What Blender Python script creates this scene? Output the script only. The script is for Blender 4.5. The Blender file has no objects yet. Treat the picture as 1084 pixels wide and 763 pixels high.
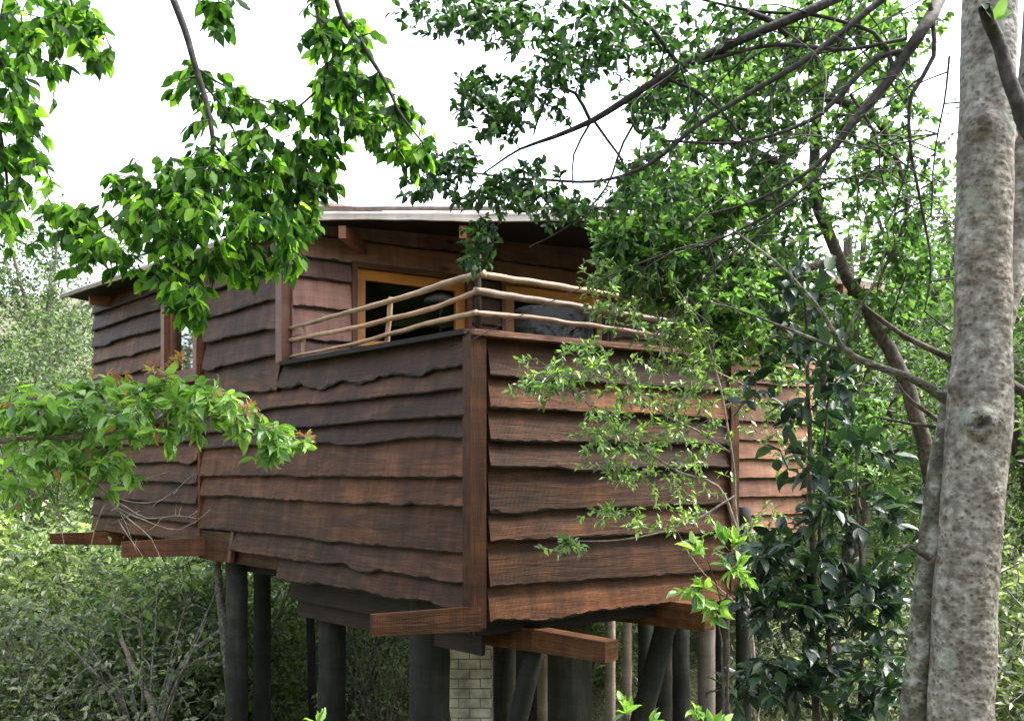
import bpy, math, random
import numpy as np
from mathutils import Vector, noise as mnoise

R = math.radians
random.seed(7)
rng = np.random.default_rng(11)
F, CX, HY, ZC = 950.0, 542.0, 500.0, 1.6      # lens in photo pixels, image centre column, horizon row, eye height

# ------------------------------------------------------------------ camera, world, sun, exposure
scene = bpy.context.scene
cam_d = bpy.data.cameras.new('camera'); cam = bpy.data.objects.new('camera', cam_d)
scene.collection.objects.link(cam); scene.camera = cam
cam.location = (0, 0, ZC); cam.rotation_euler = (R(90), 0, 0)
cam_d.sensor_width = 36; cam_d.lens = F / 1084 * 36; cam_d.shift_y = (HY - 381.5) / 1084
cam_d.clip_start = 0.05; cam_d.clip_end = 3000

SUN_AZ, SUN_EL = 96, 58        # azimuth measured from behind the camera towards its right
world = bpy.data.worlds.new('World'); scene.world = world; world.use_nodes = True
wn = world.node_tree; wn.nodes.clear()
sky = wn.nodes.new('ShaderNodeTexSky'); sky.sky_type = 'NISHITA'; sky.sun_disc = False
sunv = Vector((math.sin(R(SUN_AZ)) * math.cos(R(SUN_EL)), -math.cos(R(SUN_AZ)) * math.cos(R(SUN_EL)), math.sin(R(SUN_EL))))
sky.sun_elevation = R(SUN_EL); sky.sun_rotation = math.atan2(sunv.x, sunv.y)
sky.dust_density = 3.0; sky.air_density = 1.0
hs = wn.nodes.new('ShaderNodeHueSaturation'); hs.inputs['Saturation'].default_value = 0.42
bg = wn.nodes.new('ShaderNodeBackground'); bg.inputs[1].default_value = 0.15
wo = wn.nodes.new('ShaderNodeOutputWorld')
wn.links.new(sky.outputs[0], hs.inputs['Color']); wn.links.new(hs.outputs[0], bg.inputs[0]); wn.links.new(bg.outputs[0], wo.inputs[0])

sd = bpy.data.lights.new('sun', 'SUN'); sd.energy = 1.5; sd.angle = R(14); sd.color = (1, .95, .87)
so = bpy.data.objects.new('sun', sd); scene.collection.objects.link(so)
so.rotation_euler = sunv.to_track_quat('Z', 'Y').to_euler(); so.location = sunv * 40

scene.view_settings.view_transform = 'Standard'; scene.view_settings.look = 'None'
scene.view_settings.gamma = 1; scene.view_settings.use_curve_mapping = False
scene.view_settings.exposure = 2.6
scene.render.engine = 'CYCLES'
scene.cycles.max_bounces = 6; scene.cycles.transparent_max_bounces = 8; scene.cycles.transmission_bounces = 4

# ------------------------------------------------------------------ helpers
def P(px, py, Y):
    """photo pixel + distance in metres -> world point"""
    return np.array([(px - CX) / F * Y, Y, ZC + (HY - py) / F * Y])

def tag(o, label=None, cat=None, group=None, kind=None):
    if label: o['label'] = label
    if cat: o['category'] = cat
    if group: o['group'] = group
    if kind: o['kind'] = kind
    return o

OFF = {}
def empty(name, loc, label, cat, group=None):
    o = bpy.data.objects.new(name, None); scene.collection.objects.link(o)
    o.location = tuple(loc); o.empty_display_size = .2
    OFF[o] = np.array(loc, float)
    return tag(o, label, cat, group)

def off_of(parent):
    while parent is not None:
        if parent in OFF: return OFF[parent]
        parent = parent.parent
    return np.zeros(3)

def mesh_obj(name, verts, loops, sizes, mat, parent=None, uv=None, rnd=None, smooth=False, origin=None):
    verts = np.asarray(verts, float).reshape(-1, 3)
    off = off_of(parent) if parent is not None else (np.zeros(3) if origin is None else np.array(origin, float))
    verts = verts - off
    me = bpy.data.meshes.new(name)
    loops = np.asarray(loops, np.int32).ravel(); sizes = np.asarray(sizes, np.int32).ravel()
    me.vertices.add(len(verts)); me.vertices.foreach_set('co', verts.ravel())
    me.loops.add(len(loops)); me.loops.foreach_set('vertex_index', loops)
    me.polygons.add(len(sizes))
    starts = np.concatenate([[0], np.cumsum(sizes)[:-1]]).astype(np.int32)
    me.polygons.foreach_set('loop_start', starts); me.polygons.foreach_set('loop_total', sizes)
    if smooth: me.polygons.foreach_set('use_smooth', np.ones(len(sizes), bool))
    if uv is not None:
        l = me.uv_layers.new(name='UVMap'); l.data.foreach_set('uv', np.asarray(uv, np.float32).ravel())
    if rnd is not None:
        a = me.attributes.new('rnd', 'FLOAT', 'FACE'); a.data.foreach_set('value', np.asarray(rnd, np.float32).ravel())
    me.materials.append(mat)
    me.update(calc_edges=True); me.validate()
    o = bpy.data.objects.new(name, me); scene.collection.objects.link(o)
    if parent is not None: o.parent = parent
    elif origin is not None: o.location = tuple(origin)
    return o

class MB:
    def __init__(s): s.v = []; s.l = []; s.n = []; s.uv = []; s.r = []; s.k = 0
    def face(s, pts, uvs, r):
        s.v.extend(pts); m = len(pts); s.l.extend(range(s.k, s.k + m)); s.k += m
        s.n.append(m); s.uv.extend(uvs); s.r.append(r)
    def box(s, c, ax, ay, az, r=None):
        """box centred at c with half axes ax (grain), ay, az"""
        c, ax, ay, az = [np.array(q, float) for q in (c, ax, ay, az)]
        r = random.random() if r is None else r
        L = [np.linalg.norm(q) for q in (ax, ay, az)]; o = random.random() * 20
        def f(n, a, b, la, lb, ou):
            pts = [c + n - a - b, c + n + a - b, c + n + a + b, c + n - a + b]
            if np.dot(np.cross(a, b), n) < 0: pts = pts[::-1]; q = [(-la, lb), (la, lb), (la, -lb), (-la, -lb)]
            else: q = [(-la, -lb), (la, -lb), (la, lb), (-la, lb)]
            s.face(pts, [(o + x, ou + y) for x, y in q], r)
        for sg in (1, -1):
            f(az * sg, ax, ay, L[0], L[1], o * .7); f(ay * sg, ax, az, L[0], L[2], o * .3 + 5); f(ax * sg, ay * 1, az * 1, L[1] * .2, L[2], o + 9)
    def beam(s, p0, p1, w, h, up=(0, 0, 1), r=None, h1=None):
        """board from p0 to p1 (top centre line): width w, height h (h1 at far end)"""
        p0 = np.array(p0, float); p1 = np.array(p1, float); d = p1 - p0; L = np.linalg.norm(d); d /= L
        up = np.array(up, float); sd_ = np.cross(d, up); sd_ /= np.linalg.norm(sd_); up = np.cross(sd_, d)
        h1 = h if h1 is None else h1; r = random.random() if r is None else r; o = random.random() * 20
        a, b = sd_ * w / 2, None
        A = [p0 - a, p0 + a, p0 + a - up * h, p0 - a - up * h]; B = [p1 - a, p1 + a, p1 + a - up * h1, p1 - a - up * h1]
        for i in range(4):
            j = (i + 1) % 4; wv = [w, h, w, h][i]
            s.face([A[i], B[i], B[j], A[j]], [(o, i + 0), (o + L, i + 0), (o + L, i + wv), (o, i + wv)], r)
        s.face(A[::-1] if True else A, [(o, 7), (o + .03, 7), (o + .03, 7 + h), (o, 7 + h)], r)
        s.face(B, [(o, 8), (o + .03, 8), (o + .03, 8 + h), (o, 8 + h)], r)
    def tube(s, pts, rad, sides=10, jit=0.0, cap=True, r=None, seed=0):
        pts = np.array(pts, float); rad = np.broadcast_to(np.array(rad, float), (len(pts),)); r = random.random() if r is None else r
        rings = []; Ls = 0; us = []
        ref = np.array([0, 0, 1.]) if abs((pts[-1] - pts[0])[2]) < .8 * np.linalg.norm(pts[-1] - pts[0]) else np.array([1., 0, 0])
        for i, p in enumerate(pts):
            t = pts[min(i + 1, len(pts) - 1)] - pts[max(i - 1, 0)]; t /= np.linalg.norm(t) + 1e-9
            x = np.cross(t, ref); x /= np.linalg.norm(x); y = np.cross(t, x); ring = []
            for k in range(sides):
                a = 2 * math.pi * k / sides
                q = p + (x * math.cos(a) + y * math.sin(a)) * rad[i]
                if jit: q = q + (x * math.cos(a) + y * math.sin(a)) * rad[i] * jit * mnoise.noise(Vector(q * 6 + seed))
                ring.append(q)
            rings.append(ring); us.append(Ls)
            if i + 1 < len(pts): Ls += np.linalg.norm(pts[i + 1] - pts[i])
        for i in range(len(pts) - 1):
            for k in range(sides):
                k2 = (k + 1) % sides; c = 2 * math.pi * rad[i] / sides
                s.face([rings[i][k], rings[i + 1][k], rings[i + 1][k2], rings[i][k2]],
                       [(us[i], k * c), (us[i + 1], k * c), (us[i + 1], (k + 1) * c), (us[i], (k + 1) * c)], r)
        if cap:
            s.face(rings[0], [(0, 0)] * sides, r); s.face(rings[-1][::-1], [(0, 0)] * sides, r)
    def build(s, name, mat, parent=None, smooth=False, origin=None):
        if smooth:
            v = np.round(np.array(s.v), 5); u, inv = np.unique(v, axis=0, return_inverse=True)
            return mesh_obj(name, u, inv.ravel()[np.array(s.l)], s.n, mat, parent, s.uv, s.r, True, origin)
        return mesh_obj(name, s.v, s.l, s.n, mat, parent, s.uv, s.r, False, origin)

# ------------------------------------------------------------------ materials
class NT:
    def __init__(s, name):
        s.m = bpy.data.materials.new(name); s.m.use_nodes = True; s.t = s.m.node_tree; s.t.nodes.clear()
        s.out = s.n('ShaderNodeOutputMaterial')
    def n(s, t, **kw):
        x = s.t.nodes.new(t)
        for k, v in kw.items():
            if k.startswith('i_'):
                key = k[2:]; key = int(key) if key.isdigit() else key.replace('_', ' ')
                x.inputs[key].default_value = v
            else: setattr(x, k, v)
        return x
    def L(s, a, b): s.t.links.new(a, b)
    def ramp(s, fac, stops, interp='LINEAR'):
        r = s.n('ShaderNodeValToRGB'); r.color_ramp.interpolation = interp
        while len(r.color_ramp.elements) < len(stops): r.color_ramp.elements.new(.5)
        for e, (p, c) in zip(r.color_ramp.elements, stops): e.position = p; e.color = (*c, 1) if len(c) == 3 else c
        s.L(fac, r.inputs[0]); return r.outputs[0]
    def mix(s, fac, a, b, mode='MIX'):
        x = s.n('ShaderNodeMix', data_type='RGBA', blend_type=mode)
        for sock, val in ((x.inputs[0], fac), (x.inputs[6], a), (x.inputs[7], b)):
            if hasattr(val, 'is_linked'): s.L(val, sock)
            else: sock.default_value = val if not isinstance(val, tuple) else ((*val, 1) if len(val) == 3 else val)
        return x.outputs[2]
    def math(s, op, a, b=0.0, c=0.0):
        x = s.n('ShaderNodeMath', operation=op)
        for sock, val in zip(x.inputs, (a, b, c)):
            if hasattr(val, 'is_linked'): s.L(val, sock)
            else: sock.default_value = val
        return x.outputs[0]

def wood_mat(name, cols, saw=.5, rough=.62, grain=1.0, spec=.35, streak=.5, gain=.78, gold=0):
    """cols = dark, mid, light stain colours; UV in metres with u along the grain"""
    cols = [tuple(v * gain for v in c) for c in cols]
    t = NT(name); uv = t.n('ShaderNodeUVMap'); at = t.n('ShaderNodeAttribute', attribute_name='rnd')
    sh = t.n('ShaderNodeVectorMath', operation='MULTIPLY_ADD'); t.L(at.outputs['Fac'], sh.inputs[0]); sh.inputs[1].default_value = (13, 7, 5); t.L(uv.outputs[0], sh.inputs[2])
    def noise(sx, sy, detail=5, rg=.6, dist=0):
        m = t.n('ShaderNodeMapping'); m.inputs['Scale'].default_value = (sx, sy, 1); t.L(sh.outputs[0], m.inputs[0])
        q = t.n('ShaderNodeTexNoise'); q.inputs['Scale'].default_value = 1; q.inputs['Detail'].default_value = detail
        q.inputs['Roughness'].default_value = rg; q.inputs['Distortion'].default_value = dist; t.L(m.outputs[0], q.inputs[0]); return q.outputs[0]
    g1 = noise(2.2 * grain, 26 * grain, 6, .65, .6); g2 = noise(1.1, 4.5, 4, .55, 1.2); g3 = noise(.5, 1.1, 2)
    vst = noise(9, .9, 5, .7, .3)                      # weather running down the face
    f = t.math('ADD', t.math('MULTIPLY', g1, .30), t.math('ADD', t.math('MULTIPLY', g2, .35), t.math('MULTIPLY', noise(3.2, 1.6, 5, .62, .8), .35)))
    col = t.ramp(f, [(.30, cols[0]), (.5, cols[1]), (.72, cols[2])])
    # knots
    vm = t.n('ShaderNodeMapping'); vm.inputs['Scale'].default_value = (1.3, 3.6, 1); t.L(sh.outputs[0], vm.inputs[0])
    vo = t.n('ShaderNodeTexVoronoi'); vo.inputs['Scale'].default_value = 1; t.L(vm.outputs[0], vo.inputs[0])
    kn = t.ramp(vo.outputs['Distance'], [(.03, (.22, .2, .2)), (.13, (1, 1, 1))])
    col = t.mix(.75, col, kn, 'MULTIPLY')
    col = t.mix(streak, col, t.ramp(vst, [(.3, (.42, .40, .42)), (.62, (1.18, 1.1, 1.05))]), 'MULTIPLY')
    col = t.mix(.55, col, t.ramp(g3, [(.32, (.55, .55, .6)), (.68, (1.3, 1.2, 1.1))]), 'MULTIPLY')
    col = t.mix(1.0, col, t.ramp(at.outputs['Fac'], [(0, (.55, .54, .57)), (.5, (1, 1, 1)), (1, (1.5, 1.38, 1.25))]), 'MULTIPLY')
    if gold:
        gm = t.ramp(noise(.75, 2.2, 4, .6, .5), [(.50, (0, 0, 0)), (.66, (.7, .7, .7))]); col = t.mix(gm, col, t.mix(1.0, col, (1.9, 1.75, 1.35), 'MULTIPLY'))
    # saw marks across the grain
    wm = t.n('ShaderNodeMapping'); wm.inputs['Scale'].default_value = (1, .12, 1); t.L(sh.outputs[0], wm.inputs[0])
    wv = t.n('ShaderNodeTexWave', wave_type='BANDS', bands_direction='X'); wv.inputs['Scale'].default_value = 26
    wv.inputs['Distortion'].default_value = 1.4; wv.inputs['Detail'].default_value = 2; t.L(wm.outputs[0], wv.inputs[0])
    sm = t.math('MULTIPLY', wv.outputs['Fac'], t.math('MULTIPLY', g2, saw))
    col = t.mix(sm, col, (.5, .42, .40), 'MULTIPLY')
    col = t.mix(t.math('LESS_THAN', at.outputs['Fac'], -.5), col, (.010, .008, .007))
    b = t.n('ShaderNodeBsdfPrincipled'); t.L(col, b.inputs['Base Color']); b.inputs['Roughness'].default_value = rough
    b.inputs['Specular IOR Level'].default_value = spec
    bp = t.n('ShaderNodeBump'); bp.inputs['Strength'].default_value = .8; bp.inputs['Distance'].default_value = .014
    hgt = t.math('ADD', t.math('MULTIPLY', g1, .8), t.math('MULTIPLY', wv.outputs['Fac'], saw * .15)); hgt = t.math('ADD', hgt, t.math('MULTIPLY', g2, .8))
    t.L(hgt, bp.inputs['Height']); t.L(bp.outputs[0], b.inputs['Normal']); t.L(b.outputs[0], t.out.inputs[0])
    return t.m

def bark_mat(name, cols, scale=18, band=0, rough=.8, bump=.6, lich=None):
    t = NT(name); tc = t.n('ShaderNodeTexCoord'); cols = [tuple(v * .82 for v in c) for c in cols]
    def noise(sc, st=(1, 1, 1), detail=5, rg=.6):
        m = t.n('ShaderNodeMapping'); m.inputs['Scale'].default_value = st; t.L(tc.outputs['Object'], m.inputs[0])
        q = t.n('ShaderNodeTexNoise'); q.inputs['Scale'].default_value = sc; q.inputs['Detail'].default_value = detail; q.inputs['Roughness'].default_value = rg
        t.L(m.outputs[0], q.inputs[0]); return q.outputs[0]
    a = noise(scale); col = t.ramp(a, [(.34, cols[0]), (.5, cols[1]), (.64, cols[2])]); h = a
    c = noise(scale * .28, (1, 1, .6)); col = t.mix(.8, col, t.ramp(c, [(.35, (.5, .46, .42)), (.6, (1.2, 1.2, 1.2))]), 'MULTIPLY')
    if band:
        bnd = noise(scale * .55, (.75, .75, 1.7), 5, .7)
        col = t.mix(.85, col, t.ramp(bnd, [(.36, (.60, .53, .47)), (.50, (1, 1, 1)), (.66, (1.22, 1.22, 1.24))]), 'MULTIPLY'); h = t.math('ADD', h, t.math('MULTIPLY', bnd, .35))
        vm = t.n('ShaderNodeMapping'); vm.inputs['Scale'].default_value = (1, 1, 1.15); t.L(tc.outputs['Object'], vm.inputs[0])
        vo = t.n('ShaderNodeTexVoronoi'); vo.inputs['Scale'].default_value = 44; t.L(vm.outputs[0], vo.inputs[0])
        sp = t.ramp(vo.outputs['Distance'], [(.16, (.26, .19, .13)), (.25, (.62, .52, .42)), (.36, (1.08, 1.07, 1.06))])
        pm = t.ramp(noise(11, (1, 1, 1.4), 3), [(.34, (0, 0, 0)), (.46, (1, 1, 1))])
        col = t.mix(t.math('MULTIPLY', pm, .75), col, sp, 'MULTIPLY')
        col = t.mix(.9, col, t.ramp(noise(3.1, (1, 1, .8), 6, .7), [(.34, (.66, .55, .44)), (.48, (1, .97, .93)), (.68, (1.12, 1.15, 1.2))]), 'MULTIPLY')
        ka = t.n('ShaderNodeAttribute', attribute_name='rnd'); col = t.mix(ka.outputs['Fac'], col, (.045, .032, .024))
        h = t.math('SUBTRACT', h, t.math('MULTIPLY', vo.outputs['Distance'], .6))
    if lich:
        ln = noise(5.5, (1, 1, 1), 6, .7); col = t.mix(t.ramp(ln, [(.57, (0, 0, 0)), (.60, (.75, .75, .75))]), col, lich)
    b = t.n('ShaderNodeBsdfPrincipled'); t.L(col, b.inputs['Base Color']); b.inputs['Roughness'].default_value = rough
    bp = t.n('ShaderNodeBump'); bp.inputs['Strength'].default_value = bump; bp.inputs['Distance'].default_value = .01
    t.L(h, bp.inputs['Height']); t.L(bp.outputs[0], b.inputs['Normal']); t.L(b.outputs[0], t.out.inputs[0])
    return t.m

def leaf_mat(name, cols, trans=.45, rough=.38, spec=.5, tcol=None, young=None):
    """cols three greens over per-leaf random number"""
    t = NT(name); at = t.n('ShaderNodeAttribute', attribute_name='rnd'); tc = t.n('ShaderNodeTexCoord')
    stops = [(0, cols[0]), (.5, cols[1]), (.93, cols[2])]
    if young: stops += [(.982, cols[2]), (.988, young)]
    col = t.ramp(at.outputs['Fac'], stops)
    nz = t.n('ShaderNodeTexNoise'); nz.inputs['Scale'].default_value = 2.2; nz.inputs['Detail'].default_value = 3; t.L(tc.outputs['Object'], nz.inputs[0])
    col = t.mix(.7, col, t.ramp(nz.outputs[0], [(.35, (.7, .78, .8)), (.65, (1.3, 1.2, 1.0))]), 'MULTIPLY')
    b = t.n('ShaderNodeBsdfPrincipled'); t.L(col, b.inputs['Base Color']); b.inputs['Roughness'].default_value = rough
    b.inputs['Specular IOR Level'].default_value = spec
    tr = t.n('ShaderNodeBsdfTranslucent'); t.L(t.mix(1.0, col, tcol or (1.4, 1.6, .8), 'MULTIPLY'), tr.inputs[0])
    mx = t.n('ShaderNodeMixShader'); mx.inputs[0].default_value = trans
    t.L(b.outputs[0], mx.inputs[1]); t.L(tr.outputs[0], mx.inputs[2]); t.L(mx.outputs[0], t.out.inputs[0])
    return t.m

def plain_mat(name, col, rough=.6, spec=.4, noise=.0, sc=20, bump=0, metallic=0):
    t = NT(name); b = t.n('ShaderNodeBsdfPrincipled'); b.inputs['Roughness'].default_value = rough; b.inputs['Specular IOR Level'].default_value = spec
    b.inputs['Metallic'].default_value = metallic
    tc = t.n('ShaderNodeTexCoord'); nz = t.n('ShaderNodeTexNoise'); nz.inputs['Scale'].default_value = sc; nz.inputs['Detail'].default_value = 5; t.L(tc.outputs['Object'], nz.inputs[0])
    c = t.mix(1.0, col, t.ramp(nz.outputs[0], [(.3, (1 - noise,) * 3), (.7, (1 + noise,) * 3)]), 'MULTIPLY'); t.L(c, b.inputs['Base Color'])
    if bump:
        bp = t.n('ShaderNodeBump'); bp.inputs['Strength'].default_value = bump; bp.inputs['Distance'].default_value = .01; t.L(nz.outputs[0], bp.inputs['Height']); t.L(bp.outputs[0], b.inputs['Normal'])
    t.L(b.outputs[0], t.out.inputs[0]); return t.m

M = {}
M['board_dark'] = wood_mat('dark_board', [(.013, .007, .004), (.082, .037, .018), (.23, .122, .062)], .9, .62, spec=.24, streak=.8, gold=1)
M['board_warm'] = wood_mat('warm_board', [(.015, .007, .003), (.094, .040, .014), (.26, .125, .043)], .9, .62, spec=.24, streak=.8, gold=1)
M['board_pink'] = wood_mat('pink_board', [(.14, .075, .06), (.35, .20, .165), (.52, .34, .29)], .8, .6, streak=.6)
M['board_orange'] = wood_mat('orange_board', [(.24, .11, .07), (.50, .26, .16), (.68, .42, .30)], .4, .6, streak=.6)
M['beam'] = wood_mat('beam_wood', [(.022, .010, .004), (.10, .043, .018), (.24, .115, .05)], .3, .6, spec=.18, streak=.7)
M['beam_orange'] = wood_mat('orange_beam_wood', [(.05, .02, .008), (.16, .065, .028), (.28, .13, .06)], .3, .5, streak=.7)
M['frame_orange'] = wood_mat('window_wood', [(.50, .17, .025), (.72, .29, .05), (.82, .38, .09)], .0, .35, streak=.05, gain=1.0)
M['frame_brown'] = wood_mat('casing_wood', [(.10, .04, .02), (.20, .09, .05), (.30, .15, .09)], .3, .5)
M['rail'] = wood_mat('peeled_pole_wood', [(.14, .085, .05), (.34, .24, .15), (.55, .43, .30)], .0, .6, streak=.55)
M['rail_grey'] = wood_mat('weathered_pole_wood', [(.09, .065, .05), (.22, .17, .13), (.42, .34, .27)], .0, .6, streak=.7)
M['stilt'] = wood_mat('treated_pole_wood', [(.006, .007, .006), (.028, .031, .026), (.10, .095, .078)], .0, .8, streak=.5)
M['stilt_pale'] = wood_mat('pale_pole_wood', [(.14, .12, .10), (.30, .27, .23), (.45, .41, .36)], .0, .8, streak=.5)
M['fascia'] = wood_mat('fascia_wood', [(.50, .47, .44), (.75, .72, .69), (.92, .90, .87)], .0, .6, streak=.3)
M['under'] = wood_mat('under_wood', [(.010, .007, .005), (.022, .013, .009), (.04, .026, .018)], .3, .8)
M['roof_top'] = plain_mat('roof_sheet', (.55, .55, .56), .5, .4, .2, 6)
M['brick_paint'] = plain_mat('painted_brick', (.46, .41, .34), .85, .3, .5, 6, .6)
M['mortar'] = plain_mat('mortar', (.20, .18, .16), .9, .2, .2, 30)
M['lamp_white'] = plain_mat('lamp_enamel', (.8, .78, .74), .4)
M['lamp_metal'] = plain_mat('lamp_stem', (.2, .19, .18), .4, metallic=.8)

def glass_mat():
    t = NT('window_glass'); tr = t.n('ShaderNodeBsdfTransparent'); tr.inputs[0].default_value = (.6, .63, .6, 1)
    gl = t.n('ShaderNodeBsdfGlossy'); gl.inputs['Roughness'].default_value = .03
    fr = t.n('ShaderNodeFresnel'); fr.inputs[0].default_value = 1.5; mx = t.n('ShaderNodeMixShader')
    nz = t.n('ShaderNodeTexNoise'); nz.inputs['Scale'].default_value = 2; bp = t.n('ShaderNodeBump'); bp.inputs['Strength'].default_value = .05; t.L(nz.outputs[0], bp.inputs['Height']); t.L(bp.outputs[0], gl.inputs['Normal'])
    t.L(t.math('MULTIPLY', fr.outputs[0], .35), mx.inputs[0]); t.L(tr.outputs[0], mx.inputs[1]); t.L(gl.outputs[0], mx.inputs[2]); t.L(mx.outputs[0], t.out.inputs[0]); return t.m
M['glass'] = glass_mat()

M['bark_pale'] = bark_mat('speckled_bark', [(.10, .092, .078), (.21, .198, .175), (.33, .325, .305)], 34, 1, .75, .55, (.20, .22, .17))
M['bark_lichen'] = bark_mat('lichen_bark', [(.03, .028, .02), (.085, .085, .06), (.27, .27, .24)], 14, 1, .8, .7, (.22, .26, .15))
M['bark_brown'] = bark_mat('brown_bark', [(.022, .015, .01), (.06, .043, .03), (.13, .10, .075)], 30)
M['bark_grey'] = bark_mat('grey_bark', [(.08, .07, .055), (.20, .18, .15), (.34, .32, .28)], 30)
M['bark_dark'] = bark_mat('dark_bark', [(.008, .006, .005), (.022, .017, .014), (.07, .058, .05)], 30)
M['twig_pale'] = bark_mat('dead_twig', [(.16, .12, .10), (.30, .24, .20), (.42, .36, .31)], 30)
M['leaf_hang'] = leaf_mat('hanging_leaf', [(.012, .040, .012), (.040, .105, .024), (.17, .32, .05)], .62, .55, .22, (2.2, 2.4, .8))
M['leaf_bush'] = leaf_mat('bright_leaf', [(.06, .15, .04), (.15, .30, .06), (.28, .46, .10)], .45, .33, .8, (1.5, 1.6, .7), young=(.34, .17, .08))
M['leaf_young'] = leaf_mat('young_leaf', [(.20, .06, .03), (.34, .15, .07), (.38, .32, .10)], .4, .35, .5)
M['leaf_small'] = leaf_mat('small_dark_leaf', [(.012, .033, .012), (.028, .07, .02), (.06, .14, .03)], .4, .4)
M['leaf_right'] = leaf_mat('mid_green_leaf', [(.025, .06, .022), (.07, .14, .045), (.17, .29, .08)], .45, .42, .5, (1.5, 1.8, .8))
M['leaf_fine'] = leaf_mat('fine_leaf', [(.06, .11, .05), (.14, .22, .095), (.34, .52, .12)], .35, .26, 1.0)
M['leaf_sap'] = leaf_mat('dark_glossy_leaf', [(.008, .020, .013), (.018, .042, .024), (.05, .095, .04)], .2, .36, .5, (1.0, 1.4, .6))
M['leaf_far'] = leaf_mat('thicket_leaf', [(.07, .11, .055), (.155, .215, .10), (.33, .40, .21)], .5, .40, .7)
M['leaf_far2'] = leaf_mat('grey_green_leaf', [(.085, .11, .075), (.18, .22, .14), (.35, .39, .26)], .45, .38, .8)
M['leaf_mid'] = leaf_mat('mid_grey_green_leaf', [(.03, .055, .028), (.07, .11, .05), (.15, .21, .09)], .4, .45, .5)
M['leaf_far3'] = leaf_mat('yellow_green_leaf', [(.02, .045, .018), (.055, .105, .035), (.13, .22, .07)], .45, .42)

# ------------------------------------------------------------------ ground
def ground_h(x, y):
    """height of the terrain in world metres"""
    x = np.asarray(x, float); y = np.asarray(y, float)
    h = np.interp(y, [-60, 0, 3, 8, 14, 20, 28, 40, 70, 160, 900], [1.0, 0, -.4, -1.9, -2.9, -2.2, .6, 4.5, 13, 26, 40])
    side = np.interp(np.abs(x - 1), [0, 8, 25, 900], [0, .1, 2.2, 20])
    return h + side + .18 * np.sin(x * .9 + 1) * np.cos(y * .7) + .08 * np.sin(x * 2.3) * np.sin(y * 2.1 + 2)

def gh(x, y): return float(ground_h(x, y))

def make_ground():
    g = lambda a, b, n, p: a + (b - a) * np.linspace(0, 1, n) ** p
    xs = np.concatenate([-g(14, 900, 26, 2.6)[::-1], np.linspace(-13.5, 13.5, 80), g(14, 900, 26, 2.6)])
    ys = np.concatenate([np.linspace(-60, -3, 20), np.linspace(-2.5, 32, 110), g(33, 900, 26, 2.4)])
    X, Y = np.meshgrid(xs, ys); Z = ground_h(X, Y); n, m = X.shape
    v = np.stack([X, Y, Z], -1).reshape(-1, 3); i = np.arange(n * m).reshape(n, m)
    q = np.stack([i[:-1, :-1], i[:-1, 1:], i[1:, 1:], i[1:, :-1]], -1).reshape(-1, 4)
    t = NT('forest_floor'); tc = t.n('ShaderNodeTexCoord')
    a = t.n('ShaderNodeTexNoise'); a.inputs['Scale'].default_value = .8; a.inputs['Detail'].default_value = 8; t.L(tc.outputs['Object'], a.inputs[0])
    b_ = t.n('ShaderNodeTexNoise'); b_.inputs['Scale'].default_value = 16; b_.inputs['Detail'].default_value = 6; t.L(tc.outputs['Object'], b_.inputs[0])
    col = t.mix(a.outputs[0], t.ramp(b_.outputs[0], [(.3, (.05, .035, .022)), (.55, (.14, .10, .07)), (.75, (.24, .18, .13))]), t.ramp(b_.outputs[0], [(.3, (.03, .05, .018)), (.7, (.09, .13, .05))]))
    b = t.n('ShaderNodeBsdfPrincipled'); b.inputs['Roughness'].default_value = .95; t.L(col, b.inputs['Base Color'])
    bp = t.n('ShaderNodeBump'); bp.inputs['Strength'].default_value = 1; bp.inputs['Distance'].default_value = .06; t.L(b_.outputs[0], bp.inputs['Height']); t.L(bp.outputs[0], b.inputs['Normal']); t.L(b.outputs[0], t.out.inputs[0])
    tag(mesh_obj('ground', v, q, [4] * len(q), t.m, smooth=True), kind='structure')
make_ground()

# ------------------------------------------------------------------ TREEHOUSE
C0 = np.array([(503 - CX) / F * 7.0, 7.0])                # front corner of the balcony
dL = np.array([-.6925, .7214]); dR = np.array([.8538, .5206])
nL = np.array([-.7214, -.6925]); nR = np.array([.5206, -.8538])   # outward normals
SB = 2.83
B0 = C0 + dL * SB                                         # where the set-back wall starts
def on(o, d, s, z, out=0, n=None):
    q = o + d * s + (n * out if n is not None else 0); return np.array([q[0], q[1], ZC + z])

house = empty('treehouse', (0.3, 10.5, gh(.3, 10.5)), 'brown treehouse on tall stilts clad in wavy-edged lapped boards, with a railed balcony', 'treehouse')

def wave(s, seed, amp):
    n = mnoise.noise
    a = n(Vector((s * .9, seed * 3.1, 0))) * .9 + n(Vector((s * 2.6, seed * 5.3, 4))) * .5 + n(Vector((s * 9, seed, 8))) * .32 + n(Vector((s * 27, seed, 2))) * .16
    k = n(Vector((s * 1.7, seed * 9.7, 20)))
    return amp * (a - max(0, k - .2) * 3.2)

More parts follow.
